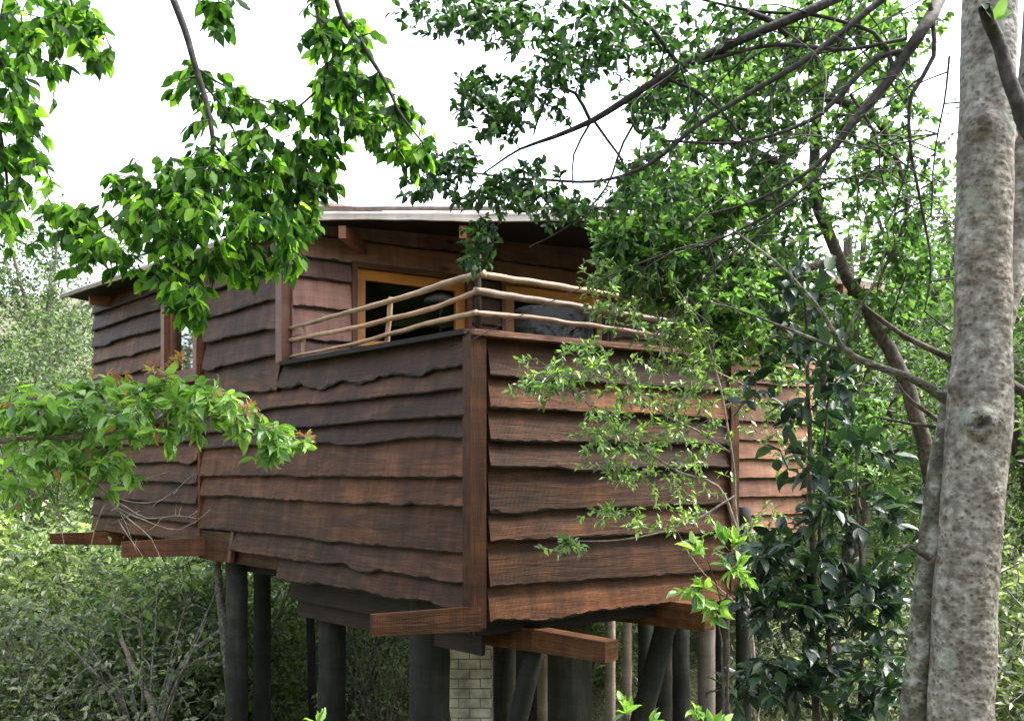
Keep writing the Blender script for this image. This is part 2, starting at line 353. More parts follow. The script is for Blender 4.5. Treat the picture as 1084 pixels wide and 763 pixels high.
def plank_wall(name, o, d, nr, rows, mat, backs, label=None):
    mb = MB()
    for ri, (zb, zt, spans, amp) in enumerate(rows):
        seed = random.random() * 50
        for (s0, s1) in spans:
            rr = random.random(); uo = random.random() * 30; K = max(2, int((s1 - s0) / .035)); lean = random.uniform(-.008, .008)
            prof = []
            for k in range(K + 1):
                s = s0 + (s1 - s0) * k / K; w = wave(s, seed, amp); ob = .088 + lean + .008 * mnoise.noise(Vector((s * 1.5, seed, 40)))
                zm = zb + w; es = .010 + .022 * max(0, mnoise.noise(Vector((s * 13, seed, 60))) + .2) * min(1, amp / .025); prof.append([on(o, d, s, zm, ob - .045, nr), on(o, d, s, zm, ob - .004, nr), on(o, d, s, zm + es, ob, nr),
                                          on(o, d, s, (zm + zt) / 2, (ob + .02) / 2 + .004, nr), on(o, d, s, zt, .012, nr), s, zm, es])
            for k in range(K):
                A, B = prof[k], prof[k + 1]; u0, u1 = A[5] + uo, B[5] + uo
                vv = [0, .02, .03]; 
                zA = [A[6] - .03, A[6], A[6] + A[7], (A[6] + zt) / 2, zt]; zB = [B[6] - .03, B[6], B[6] + B[7], (B[6] + zt) / 2, zt]
                for j in range(4):
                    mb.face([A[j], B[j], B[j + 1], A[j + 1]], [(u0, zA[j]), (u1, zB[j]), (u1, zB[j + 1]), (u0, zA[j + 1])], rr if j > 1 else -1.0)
            for e in (prof[0], prof[-1]):
                mb.face([e[0], e[2], e[4]], [(uo, 0), (uo + .02, .02), (uo, .2)], rr)
    for (s0, s1, z0, z1) in backs:
        c = on(o, d, (s0 + s1) / 2, (z0 + z1) / 2, -.022, nr)
        mb.box(c, np.array([*d, 0]) * (s1 - s0) / 2, np.array([0, 0, 1]) * (z1 - z0) / 2, np.array([*nr, 0]) * .02, .3)
    w = mb.build(name, mat, house)
    if label: w['label'] = label
    return w

# left wall -----------------------------------------------------------------
lowz = [-.86, -.64, -.27, -.04, .28, .44, .65, .84]
SE, SS = 8.2, 4.73                                      # far end and seam of the left wall
rows = [(-1.07, -.80, [(.03, 2.95)], .05)]
ztops = lowz[1:] + [1.10]
amps = [.03, .025, .025, .018, .022, .018, .02, .055]
for i, (zb, zt) in enumerate(zip(lowz, ztops)):
    top = zt + (.05 if i < 7 else -.03)
    rows.append((zb, top, [(.03, SS - .04)] if i > 0 else [(.03, SS - .8)], amps[i]))
rows[-1] = (.84, 1.075, [(.03, SB + .1)], .055)
rows.append((.84, 1.23, [(SB + .1, SS - .04)], .03))
up = [1.18, 1.47, 1.76, 2.06]
for i, z in enumerate(up): rows.append((z, (up[i + 1] + .05) if i < 3 else 2.5, [(SB + .1, 4.62)], .03))
# far wing
fz = [-.82, -.60, -.36, -.12, .12, .36, .60, .84, 1.08, 1.31, 1.55, 1.79, 2.03, 2.26]
for i, z in enumerate(fz):
    sp = [(SS + .05, SE)] if (z > 2.1 or z < 1.0) else [(5.75, SE)]
    rows.append((z, (fz[i + 1] + .05) if i + 1 < len(fz) else 2.5, sp, .02))
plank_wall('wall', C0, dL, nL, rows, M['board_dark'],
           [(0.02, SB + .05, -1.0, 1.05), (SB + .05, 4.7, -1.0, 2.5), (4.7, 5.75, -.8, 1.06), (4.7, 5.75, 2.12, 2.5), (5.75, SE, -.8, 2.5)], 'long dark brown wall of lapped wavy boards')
# right (balcony front) wall -------------------------------------------------
rz = [-1.16, -.90, -.54, -.30, .04, .25, .50, .75]; SR = 2.72
rows = []
for i, z in enumerate(rz):
    rows.append((z, (rz[i + 1] + .05) if i < 7 else 1.06, [(.09, SR)], [.06, .035, .02, .025, .018, .025, .02, .012][i]))
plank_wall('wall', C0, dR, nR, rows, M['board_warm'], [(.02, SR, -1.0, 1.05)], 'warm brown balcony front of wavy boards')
# side return of the balcony front back to the set-back wall
oR = C0 + dR * SR
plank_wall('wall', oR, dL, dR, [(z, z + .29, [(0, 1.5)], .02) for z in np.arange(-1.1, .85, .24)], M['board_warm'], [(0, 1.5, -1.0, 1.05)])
# set-back wall, T measured from B0 along dR --------------------------------
def lr(z): return z
WT, WB = 2.19, 1.25
op = [(.66, 2.03), (2.46, 4.02)]                                     # window openings incl. casing
rows = []
bz = [.06, .40, .72, 1.03, 1.35, 1.67, 1.97]
for i, z in enumerate(bz):
    zt = (bz[i + 1] + .05) if i < len(bz) - 1 else 2.22
    if z > 1.1: sp = [(.02, op[0][0]), (op[0][1], op[1][0]), (op[1][1], 5.1)]
    else: sp = [(.02, 5.1)]
    rows.append((z, zt, sp, .022))
rows += [(2.17, 2.47, [(.02, 5.1)], .02), (2.42, 2.78, [(.02, 5.1)], .02)]
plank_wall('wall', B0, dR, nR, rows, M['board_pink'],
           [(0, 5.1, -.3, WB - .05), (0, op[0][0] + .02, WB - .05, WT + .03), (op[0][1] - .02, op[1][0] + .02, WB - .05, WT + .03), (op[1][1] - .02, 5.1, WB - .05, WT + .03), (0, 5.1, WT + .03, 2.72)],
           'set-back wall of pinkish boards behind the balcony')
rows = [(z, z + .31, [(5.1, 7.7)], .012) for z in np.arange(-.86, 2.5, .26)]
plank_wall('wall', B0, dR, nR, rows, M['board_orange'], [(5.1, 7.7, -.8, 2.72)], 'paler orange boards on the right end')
# hidden sides closing the building
BR = B0 + dR * 7.7; BL = C0 + dL * SE
def backwall(a, b, z0, z1, mat):
    mb = MB(); v = b - a; L = np.linalg.norm(v); v = v / L; c = np.array([*(a + b) / 2, ZC + (z0 + z1) / 2])
    for k, z in enumerate(np.arange(z0, z1, .25)):
        mb.box([c[0], c[1], ZC + z + .125], [v[0] * L / 2, v[1] * L / 2, 0], [0, 0, .125], [-v[1] * .025, v[0] * .025, 0])
    mb.build('wall', mat, house)
BF = np.array([BR[0] - .5, BR[1] + 3.2]); BG = np.array([BL[0] + 2.6, BL[1] + 3.0])
backwall(BR, BF, -.9, 2.6, M['board_orange']); backwall(BF, BG, -.9, 2.6, M['board_dark']); backwall(BG, BL, -.9, 2.45, M['board_dark'])

def poly_slab(name, pts, z0, z1, mat, label=None, dz=None):
    mb = MB(); n = len(pts); dz = dz or [0] * n
    lo = [np.array([p[0], p[1], ZC + z0 + q]) for p, q in zip(pts, dz)]; hi = [np.array([p[0], p[1], ZC + z1 + q]) for p, q in zip(pts, dz)]
    mb.face(lo[::-1], [(p[0], p[1]) for p in pts][::-1], .3); mb.face(hi, [(p[0], p[1]) for p in pts], .3)
    for i in range(n):
        j = (i + 1) % n; mb.face([lo[i], lo[j], hi[j], hi[i]], [(0, 0), (1, 0), (1, .1), (0, .1)], .4)
    o = mb.build(name, mat, house)
    if label: o['label'] = label
    return o
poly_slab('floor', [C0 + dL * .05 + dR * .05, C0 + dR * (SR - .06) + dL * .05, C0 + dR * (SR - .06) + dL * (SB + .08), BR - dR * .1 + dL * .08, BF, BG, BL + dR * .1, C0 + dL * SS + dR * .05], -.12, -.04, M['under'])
# corner posts and trims ------------------------------------------------------
def post(a, z0, z1, w, mat, name='corner_post', d=dL, wd=None, label=None):
    mb = MB(); c = np.array([a[0], a[1], ZC + (z0 + z1) / 2]); n = np.array([-d[1], d[0], 0])
    mb.box(c, [0, 0, (z1 - z0) / 2], np.array([*d, 0]) * w / 2, n * (wd or w) / 2)
    o = mb.build(name, mat, house)
    if label: o['label'] = label
    return o
fr = (nL + nR); fr /= np.linalg.norm(fr)
post(C0 + fr * .035 + dL * .0, -1.20, 1.06, .14, M['beam'], d=dR, wd=.13, label='reddish corner post at the front of the balcony')
post(C0 + dL * (SB + .04) + nL * .045, 1.10, 2.5, .12, M['frame_brown'], 'trim_post', dL, .10)
post(C0 + dL * SS + nL * .03, -.98, 1.25, .05, M['beam'], 'seam_batten', dL, .09)
post(C0 + dR * (SR - .02) + nR * .05, -1.1, 1.06, .10, M['beam'], 'corner_post', dR, .10)
post(B0 + dR * 4.86 + nR * .05, 1.0, 2.5, .14, M['frame_brown'], 'trim_post', dR, .05)
post(C0 + dL * SE, -.85, 2.45, .08, M['beam'], 'corner_post', dL, .08)
# cap boards
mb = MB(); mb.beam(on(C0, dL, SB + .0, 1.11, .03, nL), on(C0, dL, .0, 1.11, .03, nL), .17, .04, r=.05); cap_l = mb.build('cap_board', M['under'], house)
mb = MB(); mb.beam(on(C0, dR, -.07, 1.10, .03, nR), on(C0, dR, SR + .05, 1.10, .03, nR), .18, .045, r=.5); mb.build('cap_board', M['frame_brown'], house)
# small wedge under left wall
mb = MB(); mb.beam(on(C0, dL, 3.93, -.64, .06, nL), on(C0, dL, 3.95, -.98, .10, nL), .07, .05, up=(nL[0], nL[1], 0)); mb.build('bracket', M['beam_orange'], house)
mb = MB(); mb.beam(on(C0, dL, 3.98, -.66, .03, nL), on(C0, dL, SS, -.66, .03, nL), .06, .33, r=.4); mb.build('edge_beam', M['beam'], house)

# windows ---------------------------------------------------------------------
def window(o, d, nr, s0, s1, z0, z1, cas, fw, csm, frm, mull=0):
    D = np.array([*d, 0]); N = np.array([*nr, 0]); U = np.array([0, 0, 1.])
    def rect(mb, a, b, lo, hi, w, out, th):
        m = (a + b) / 2
        mb.box(on(o, d, m, hi - w / 2, out, nr), D * (b - a) / 2, U * w / 2, N * th / 2); mb.box(on(o, d, m, lo + w / 2, out, nr), D * (b - a) / 2, U * w / 2, N * th / 2)
        for s in (a + w / 2, b - w / 2): mb.box(on(o, d, s, (lo + hi) / 2, out, nr), U * ((hi - lo) / 2 - w), D * w / 2, N * th / 2)
    cb = MB(); rect(cb, s0, s1, z0, z1, cas, .045, .11); w = cb.build('window', csm, house)
    fb = MB(); rect(fb, s0 + cas + .003, s1 - cas - .003, z0 + cas + .003, z1 - cas - .003, fw, .0, .06)
    for k in range(mull):
        s = s0 + (s1 - s0) * (k + 1) / (mull + 1); fb.box(on(o, d, s, (z0 + z1) / 2, .0, nr), U * ((z1 - z0) / 2 - cas - fw), D * .03, N * .025)
    fb.build('frame', frm, w)
    g = MB(); a, b, lo, hi = s0 + cas + fw - .01, s1 - cas - fw + .01, z0 + cas + fw - .01, z1 - cas - fw + .01
    g.face([on(o, d, a, lo, -.01, nr), on(o, d, b, lo, -.01, nr), on(o, d, b, hi, -.01, nr), on(o, d, a, hi, -.01, nr)], [(0, 0), (1, 0), (1, 1), (0, 1)], .5)
    g.build('pane', M['glass'], w)
    return w
window(B0, dR, nR, .64, 2.05, WB - .03, WT + .0, .055, .11, M['frame_brown'], M['frame_orange'])
window(B0, dR, nR, 2.44, 4.04, WB - .03, WT + .02, .05, .15, M['frame_brown'], M['frame_orange'])
window(C0, dL, nL, 4.74, 5.74, 1.06, 2.12, .10, .07, M['frame_brown'], M['frame_brown'])

# roof ------------------------------------------------------------------------
EZ = 2.47
roof_pts = [(-6.30, 12.55), (-2.02, 8.62), (1.45, 8.62), (2.75, 10.35), (4.95, 11.9), (4.9, 17.0), (-3.4, 18.6)]
cen = np.mean(np.array(roof_pts), 0)
mbR, mbS = MB(), MB()
apex = np.array([cen[0], cen[1] + .6, ZC + EZ + .5])
n = len(roof_pts)
for i in range(n):
    a = np.array([*roof_pts[i], ZC + EZ + .0]); b = np.array([*roof_pts[(i + 1) % n], ZC + EZ + .0]); h = np.array([0, 0, .035])
    L = np.linalg.norm(b - a)
    mbR.face([a + h, b + h, apex + h], [(0, 0), (L, 0), (L / 2, 4)], .5); mbR.face([a, b, b + h, a + h], [(0, 0), (L, 0), (L, .04), (0, .04)], .4)
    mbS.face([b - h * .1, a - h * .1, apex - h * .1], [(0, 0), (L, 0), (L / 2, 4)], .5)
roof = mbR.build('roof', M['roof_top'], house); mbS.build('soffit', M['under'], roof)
# wavy fascia board along the eaves
def fascia(a, b, z1, hgt, mat, amp=.02, seed=0, out=.03):
    mb = MB(); a = np.array(a, float); b = np.array(b, float); v = b - a; L = np.linalg.norm(v); v /= L; nn = np.array([v[1], -v[0]])
    K = int(L / .05); pr = []
    for k in range(K + 1):
        s = L * k / K; w = amp * (mnoise.noise(Vector((s * .8, seed, 0))) + .4 * mnoise.noise(Vector((s * 4, seed, 3)))); q = a + v * s
        pr.append([np.array([*(q + nn * out), ZC + z1 - hgt + w]), np.array([*(q + nn * out), ZC + z1 + w * .3]), np.array([*(q + nn * (out - .03)), ZC + z1 + w * .3]), np.array([*(q + nn * (out - .03)), ZC + z1 - hgt + w]), s])
    for k in range(K):
        A, B = pr[k], pr[k + 1]
        for j in range(4):
            j2 = (j + 1) % 4; mb.face([A[j], B[j], B[j2], A[j2]], [(A[4], j * .1), (B[4], j * .1), (B[4], j * .1 + .09), (A[4], j * .1 + .09)], .7)
    mb.face(pr[0][:4], [(0, 0)] * 4, .5); mb.face(pr[-1][:4], [(0, 0)] * 4, .5)
    mb.build('fascia', mat, roof)
fascia(roof_pts[1], roof_pts[2], EZ + .0, .06, M['fascia'], .02, 1, .04)
fascia((roof_pts[1][0], roof_pts[1][1] - .05), (roof_pts[2][0], roof_pts[2][1] - .05), EZ + .055, .035, M['rail_grey'], .012, 6, .05)
fascia(roof_pts[2], roof_pts[3], EZ, .09, M['rail_grey'], .02, 2); fascia(roof_pts[3], roof_pts[4], EZ, .09, M['rail_grey'], .02, 3)
fascia(roof_pts[0], roof_pts[1], EZ + .005, .05, M['rail_grey'], .015, 4)
def rafter(p, q, z, w=.07, h=.12, m='frame_brown'):
    mb = MB(); mb.beam([*p, ZC + z], [*q, ZC + z + .06], w, h, r=.9); mb.build('rafter', M[m], roof)
for px, Y in ((362, 8.66), (490, 8.66)):
    x = (px - CX) / F * Y; rafter((x, Y - .0), (x + .25, Y + 2.2), EZ - .09)
for px, Y in ((102, 12.25), (150, 11.5), (205, 10.5)):
    x = (px - CX) / F * Y; rafter((x - .1, Y), (x + dR[0] * 1.2, Y + .9), EZ - .06)
rafter((1.9, 9.3), (.9, 11.3), EZ - .09); rafter((4.2, 11.3), (3.5, 12.9), EZ - .09)

# railing ---------------------------------------------------------------------
rail_root = MB(); rail_root.tube([P(506, 355, 7.03), P(506, 270, 7.03)], [.028, .026], 10, .1)
railing = rail_root.build('railing', M['under'], house, True)
def wall_Y(px, o, d):
    k = (px - CX) / F; s = (k * o[1] - o[0]) / (d[0] - k * d[1]); return o[1] + s * d[1]
def pole(pts, rad, o, d, name, mat, bow=.35, seed=0, dy=0.0):
    q = [P(x, y, wall_Y(x, o, d) + dy) for x, y in pts]; out = []
    q = np.array(q); seg = 14; tt = np.linspace(0, len(q) - 1, seg * (len(q) - 1) + 1)
    c = np.stack([np.interp(tt, range(len(q)), q[:, i]) for i in range(3)], 1)
    for i, p in enumerate(c): c[i] = p + np.array([0, 0, 1]) * .008 * mnoise.noise(Vector((i * .23, seed, 0))) + np.array([1, 0, 0]) * .006 * mnoise.noise(Vector((i * .3, seed, 5)))
    r = .86 * np.linspace(rad[0], rad[1], len(c)) * np.array([1 + .12 * mnoise.noise(Vector((i * .35, seed, 9))) for i in range(len(c))])
    mb = MB(); mb.tube(c, r, 12, .12, seed=seed); return mb.build(name, mat, railing, True)
pole([(307, 347.5), (360, 333), (430, 314), (484, 296), (512, 290)], (.022, .036), C0, dL, 'rail', M['rail'], seed=1)
pole([(305, 360.5), (380, 346), (460, 326), (504, 309)], (.026, .024), C0, dL, 'rail', M['rail'], seed=2)
pole([(307, 377.5), (380, 363), (450, 343), (505, 331)], (.017, .028), C0, dL, 'rail', M['rail'], seed=3)
pole([(512, 291), (580, 301), (640, 311), (700, 320), (745, 327)], (.031, .024), C0, dR, 'rail', M['rail'], seed=4)
pole([(502, 308), (570, 318), (650, 331), (740, 345)], (.036, .028), C0, dR, 'rail', M['rail_grey'], seed=5)
pole([(502, 331), (570, 337), (650, 348), (745, 362)], (.026, .020), C0, dR, 'rail', M['rail_grey'], seed=6)
pole([(320, 388), (322, 342)], (.022, .024), C0, dL, 'baluster', M['rail'], seed=7, dy=.06)
pole([(409, 370), (414, 314)], (.028, .026), C0, dL, 'baluster', M['rail'], seed=8, dy=.06)
pole([(641, 372), (641, 306)], (.036, .034), C0, dR, 'baluster', M['under'], seed=9, dy=.07)
pole([(728, 380), (728, 320)], (.034, .034), C0, dR, 'baluster', M['under'], seed=10, dy=.07)

# beams below -----------------------------------------------------------------
def beam(p0, p1, w, h, mat, h1=None, label=None, name='floor_beam'):
    mb = MB(); mb.beam(p0, p1, w, h, h1=h1); o = mb.build(name, mat, house)
    if label: o['label'] = label
def LW(px):  # s on left wall at pixel column
    k = (px - CX) / F; return (k * C0[1] - C0[0]) / (dL[0] - k * dL[1])
def RW(px):
    k = (px - CX) / F; return (k * C0[1] - C0[0]) / (dR[0] - k * dR[1])
beam(on(C0, dR, .0, -1.03, .08, nR), on(C0, dR, -.90, -1.02, .08, nR), .045, .19, M['beam'], .155, 'reddish beam end jutting left past the corner post')
beam(on(C0, dR, SR, -1.04, -.1, nR), on(C0, dR, .04, -1.04, -.1, nR), .05, .25, M['under'])
q = C0 + dR * RW(567)
beam([*(q + dL * 3.0), ZC - 1.25], [*(q - dL * .80), ZC - 1.26], .15, .31, M['beam'], .15, 'tapered beam jutting right below the balcony front')
q = C0 + dR * RW(709)
beam([*(q + dL * 2.0), ZC - 1.14], [*(q - dL * .42), ZC - 1.14], .15, .29, M['beam'], .22)
q = C0 + dL * LW(221)
beam([*(q + dR * 1.5), ZC - .72], [*(q - dR * .93), ZC - .76], .09, .27, M['beam_orange'], .17, 'orange beam end jutting out under the left wall')
q = C0 + dL * 7.6
beam([*(q + dR * 1.5), ZC - .82], [*(q - dR * .78), ZC - .82], .10, .28, M['beam'], .14)
q = C0 + dL * 6.3
beam([*(q + dR * 1.5), ZC - .80], [*(q - dR * .02), ZC - .80], .10, .24, M['beam'])
# set-back skirts below the left wall
for out, s0, s1, zt, h, nm in ((-.14, .2, 3.0, -1.0, .30, 'skirt_board'), (-.22, .15, 3.0, -1.16, .32, 'skirt_board'), (-.3, .1, 4.4, -.96, .17, 'skirt_board')):
    beam(on(C0, dL, s1, zt, out, nL), on(C0, dL, s0, zt, out, nL), .04, h, M['under'], name=nm)
for s in (1.2, 2.4, 3.7, 5.2, 6.7):                               # joists under the floor
    beam(on(C0, dL, s, -.15, -.3, nL), [*(C0 + dL * s + dR * (2.5 if s < 3 else 5.2)), ZC - .15], .06, .22, M['under'], name='joist')
for k in (.9, 2.6, 4.6):
    beam([*(C0 + dR * k + dL * (.3 if k < 2.7 else 3.2)), ZC - .4], [*(C0 + dR * k + dL * 7.6), ZC - .4], .1, .28, M['under'])

# stilts ------------------------------------------------------------------------
def stilt(px, Y, wpx, ztop, mat, pxt=None, name='stilt', label=None):
    x = (px - CX) / F * Y; xt = ((pxt if pxt is not None else px) - CX) / F * Y; r = wpx / F * Y / 2; zb = gh(x, Y) - .3
    zs = np.linspace(zb, ZC + ztop, 26); zv = ZC + (HY - 740) / F * Y
    xs = x + (xt - x) * (zs - zv) / max(.2, (ZC + ztop - zv))
    c = np.stack([xs, np.full(26, Y), zs], 1); mb = MB(); mb.tube(c, np.linspace(r * 1.05, r * .97, 26), 20, .07, seed=px); o = mb.build(name, mat, house, True)
    if label: o['label'] = label
stilt(250.5, 10.3, 23, -.95, M['stilt']); stilt(277.5, 11.4, 18, -.4, M['stilt'])
stilt(351.5, 9.2, 29, -1.1, M['stilt']); stilt(455, 7.85, 43, -1.0, M['stilt'])
stilt(604, 8.3, 45, -.4, M['stilt']); stilt(646, 10.2, 11, -.4, M['stilt_pale']); stilt(574, 9.0, 11, -.4, M['stilt_pale'])
stilt(748, 9.4, 18, -.8, M['stilt_pale'], label='pale grey pole at the right end of the house'); stilt(765, 9.9, 15, -.4, M['stilt']); stilt(787, 10.4, 16, -.4, M['stilt'])
stilt(720, 11.2, 20, -.4, M['stilt']); stilt(331, 12.2, 9, -.4, M['stilt'], 325)
stilt(533, 9.5, 26, -.4, M['stilt']); stilt(683, 10.6, 15, -.4, M['stilt']); stilt(703, 9.9, 17, -.4, M['stilt']); stilt(664, 12.0, 10, -.4, M['stilt_pale'])
def brace(a, b, Y0, Y1, w, mat):
    p, q = P(*a, Y0), P(*b, Y1); c = np.linspace(p, q, 16); mb = MB(); mb.tube(c, w / 2, 14, .06, seed=a[0]); mb.build('brace', mat, house, True)
brace((538, 800), (566, 688), 7.45, 7.36, .17, M['stilt']); brace((668, 800), (712, 636), 8.6, 8.3, .20, M['stilt'])

# brick pillar + dark plank store room under the house ---------------------------
def pillar(px0, px1, Y, mat):
    x0, x1 = (px0 - CX) / F * Y, (px1 - CX) / F * Y; z0 = gh(x0, Y) - .2; z1 = ZC - 1.05; w = x1 - x0; dp = .42
    mb = MB(); mb.box([(x0 + x1) / 2, Y + dp / 2, (z0 + z1) / 2], [0, 0, (z1 - z0) / 2], [w / 2 - .012, 0, 0], [0, dp / 2 - .012, 0]); core = mb.build('brick_pillar', M['mortar'], house)
    bb = MB(); hh, c = .095, 0; z = z0
    while z < z1 - hh:
        o = 0 if c % 2 else .5; bl = .21; k = -1
        while k * bl < w + bl:
            a = max(0, (k + o) * bl); b = min(w, (k + o + 1) * bl)
            if b - a > .03:
                j = random.uniform(-.008, .008)
                bb.box([x0 + (a + b) / 2, Y + .05 + j, z + hh / 2], [(b - a) / 2 - .005, 0, 0], [0, .055, 0], [0, 0, hh / 2 - .005])
                bb.box([x0 + (a + b) / 2, Y + dp - .05, z + hh / 2], [(b - a) / 2 - .005, 0, 0], [0, .055, 0], [0, 0, hh / 2 - .005])
            k += 1
        for xx in (x0 + .05, x1 - .05): bb.box([xx, Y + dp / 2, z + hh / 2], [.0535, 0, 0], [0, dp / 2 - .115, 0], [0, 0, hh / 2 - .005])
        z += hh; c += 1
    bb.build('brickwork', M['brick_paint'], core)
pillar(474, 521, 8.7, M['brick_paint'])
mb = MB()
for k in range(5):
    x = -.35 + k * .26; mb.box([x, 10.6, (gh(0, 10.6) + ZC - .3) / 2], [0, 0, (ZC - .3 - gh(0, 10.6)) / 2 + .2], [.128, 0, 0], [0, .02 + .004 * (k % 2), 0])
mb.build('understorey_wall', M['under'], house)

# a floor lamp standing in the room behind the left window
lx = P(466, 317, 10.2)
lamp = empty('floor_lamp', (lx[0], lx[1], ZC - .04), 'slim floor lamp with a small white dome shade seen through the left balcony window', 'lamp')
mb = MB(); mb.tube([[lx[0], lx[1], ZC - .04], lx], [.012, .012], 8); mb.tube([[lx[0], lx[1], ZC - .04], [lx[0], lx[1], ZC - .01]], [.14, .13], 20); mb.build('stem', M['lamp_metal'], lamp, True)
mb = MB(); mb.tube([lx + [0, 0, -.03], lx, lx + [0, 0, .04], lx + [0, 0, .07], lx + [0, 0, .085]], [.19, .18, .13, .06, .01], 24); mb.build('lamp_shade', M['lamp_white'], lamp, True)

# ------------------------------------------------------------------ vegetation engine
def norm(a): return a / (np.linalg.norm(a, axis=-1, keepdims=True) + 1e-9)

def leaf_arrays(pos, d, up, size, wid, detail=2, fold=.12, droop=.12):
    """pos,d,up (N,3), size (N,), wid ratio -> verts, loops, sizes, nfaces per leaf"""
    d = norm(d); s = norm(np.cross(d, up)); n = np.cross(s, d); N = len(pos); wid = np.broadcast_to(wid, (N,))
    if detail == 2:
        tpl = [(0, 0, 0), (.30, .46, 1), (.66, .38, 1), (1, 0, -1), (.66, -.38, 1), (.30, -.46, 1), (.30, 0, 0), (.66, 0, 0)]
        faces = [(0, 6, 1), (1, 6, 7, 2), (2, 7, 3), (0, 5, 6), (6, 5, 4, 7), (7, 4, 3)]
    elif detail == 3:
        tpl = [(0, 0, 0), (.17, .33, 1), (.40, .5, 1), (.66, .37, 1), (.85, .16, 1), (1, 0, -1), (.85, -.16, 1), (.66, -.37, 1), (.40, -.5, 1), (.17, -.33, 1), (.17, 0, 0), (.40, 0, 0), (.66, 0, 0), (.85, 0, 0)]
        faces = [(0, 10, 1), (1, 10, 11, 2), (2, 11, 12, 3), (3, 12, 13, 4), (4, 13, 5), (0, 9, 10), (10, 9, 8, 11), (11, 8, 7, 12), (12, 7, 6, 13), (13, 6, 5)]
    else:
        tpl = [(0, 0, 0), (.45, .5, 1), (1, 0, -1), (.45, -.5, 1)]; faces = [(0, 2, 1), (0, 3, 2)]
    V = np.zeros((N, len(tpl), 3))
    for i, (u, v, w) in enumerate(tpl):
        hgt = fold * abs(v) * 2 * w if w > 0 else (-droop if w < 0 else (0 if u == 0 else -droop * u * u * .3))
        V[:, i] = pos + d * (size * u)[:, None] + s * (size * v * wid)[:, None] + n * (size * (hgt * wid if w > 0 else hgt))[:, None]
    fl = np.concatenate([np.array(f) for f in faces]); K = len(tpl)
    loops = (fl[None] + (np.arange(N) * K)[:, None]).ravel(); sizes = np.tile([len(f) for f in faces], N)
    return V.reshape(-1, 3), loops, sizes, len(faces)

def tubes(pts, rad, sides=5):
    """pts (N,K,3), rad (N,K)"""
    N, K, _ = pts.shape; t = np.gradient(pts, axis=1); t = norm(t)
    ref = np.where(np.abs(t[:, :1, 2:3]) > .8, np.array([1., 0, 0]), np.array([0, 0, 1.])); x = norm(np.cross(t, ref)); y = np.cross(t, x)
    a = 2 * np.pi * np.arange(sides) / sides
    V = pts[:, :, None] + (x[:, :, None] * np.cos(a)[None, None, :, None] + y[:, :, None] * np.sin(a)[None, None, :, None]) * rad[:, :, None, None]
    idx = np.arange(N * K * sides).reshape(N, K, sides); k2 = (np.arange(sides) + 1) % sides
    q = np.stack([idx[:, :-1], idx[:, 1:], idx[:, 1:][:, :, k2], idx[:, :-1][:, :, k2]], -1).reshape(-1, 4)
    return V.reshape(-1, 3), q

def smooth_path(pts, rads, step=.08, jit=.0, seed=0):
    """Catmull-Rom through points"""
    p = np.array(pts, float); p = np.vstack([2 * p[0] - p[1], p, 2 * p[-1] - p[-2]]); out, ro = [], []
    rads = np.array(rads, float)
    if len(rads) != len(pts): rads = np.interp(np.linspace(0, 1, len(pts)), np.linspace(0, 1, len(rads)), rads)
    for i in range(1, len(p) - 2):
        L = np.linalg.norm(p[i + 1] - p[i]); n = max(2, int(L / step)); t = np.linspace(0, 1, n, endpoint=False)[:, None]
        a, b, c, d = p[i - 1], p[i], p[i + 1], p[i + 2]
        out.append(.5 * (2 * b + (c - a) * t + (2 * a - 5 * b + 4 * c - d) * t ** 2 + (3 * b - a - 3 * c + d) * t ** 3)); ro.append(rads[i - 1] + (rads[i] - rads[i - 1]) * t[:, 0])
    out.append(p[-2:-1]); ro.append(rads[-1:]); o = np.vstack(out); r = np.concatenate(ro)
    if jit:
        for i in range(1, len(o)): o[i] += jit * np.array(mnoise.noise_vector(Vector((i * .31, seed, 1.7))))
    return o, r

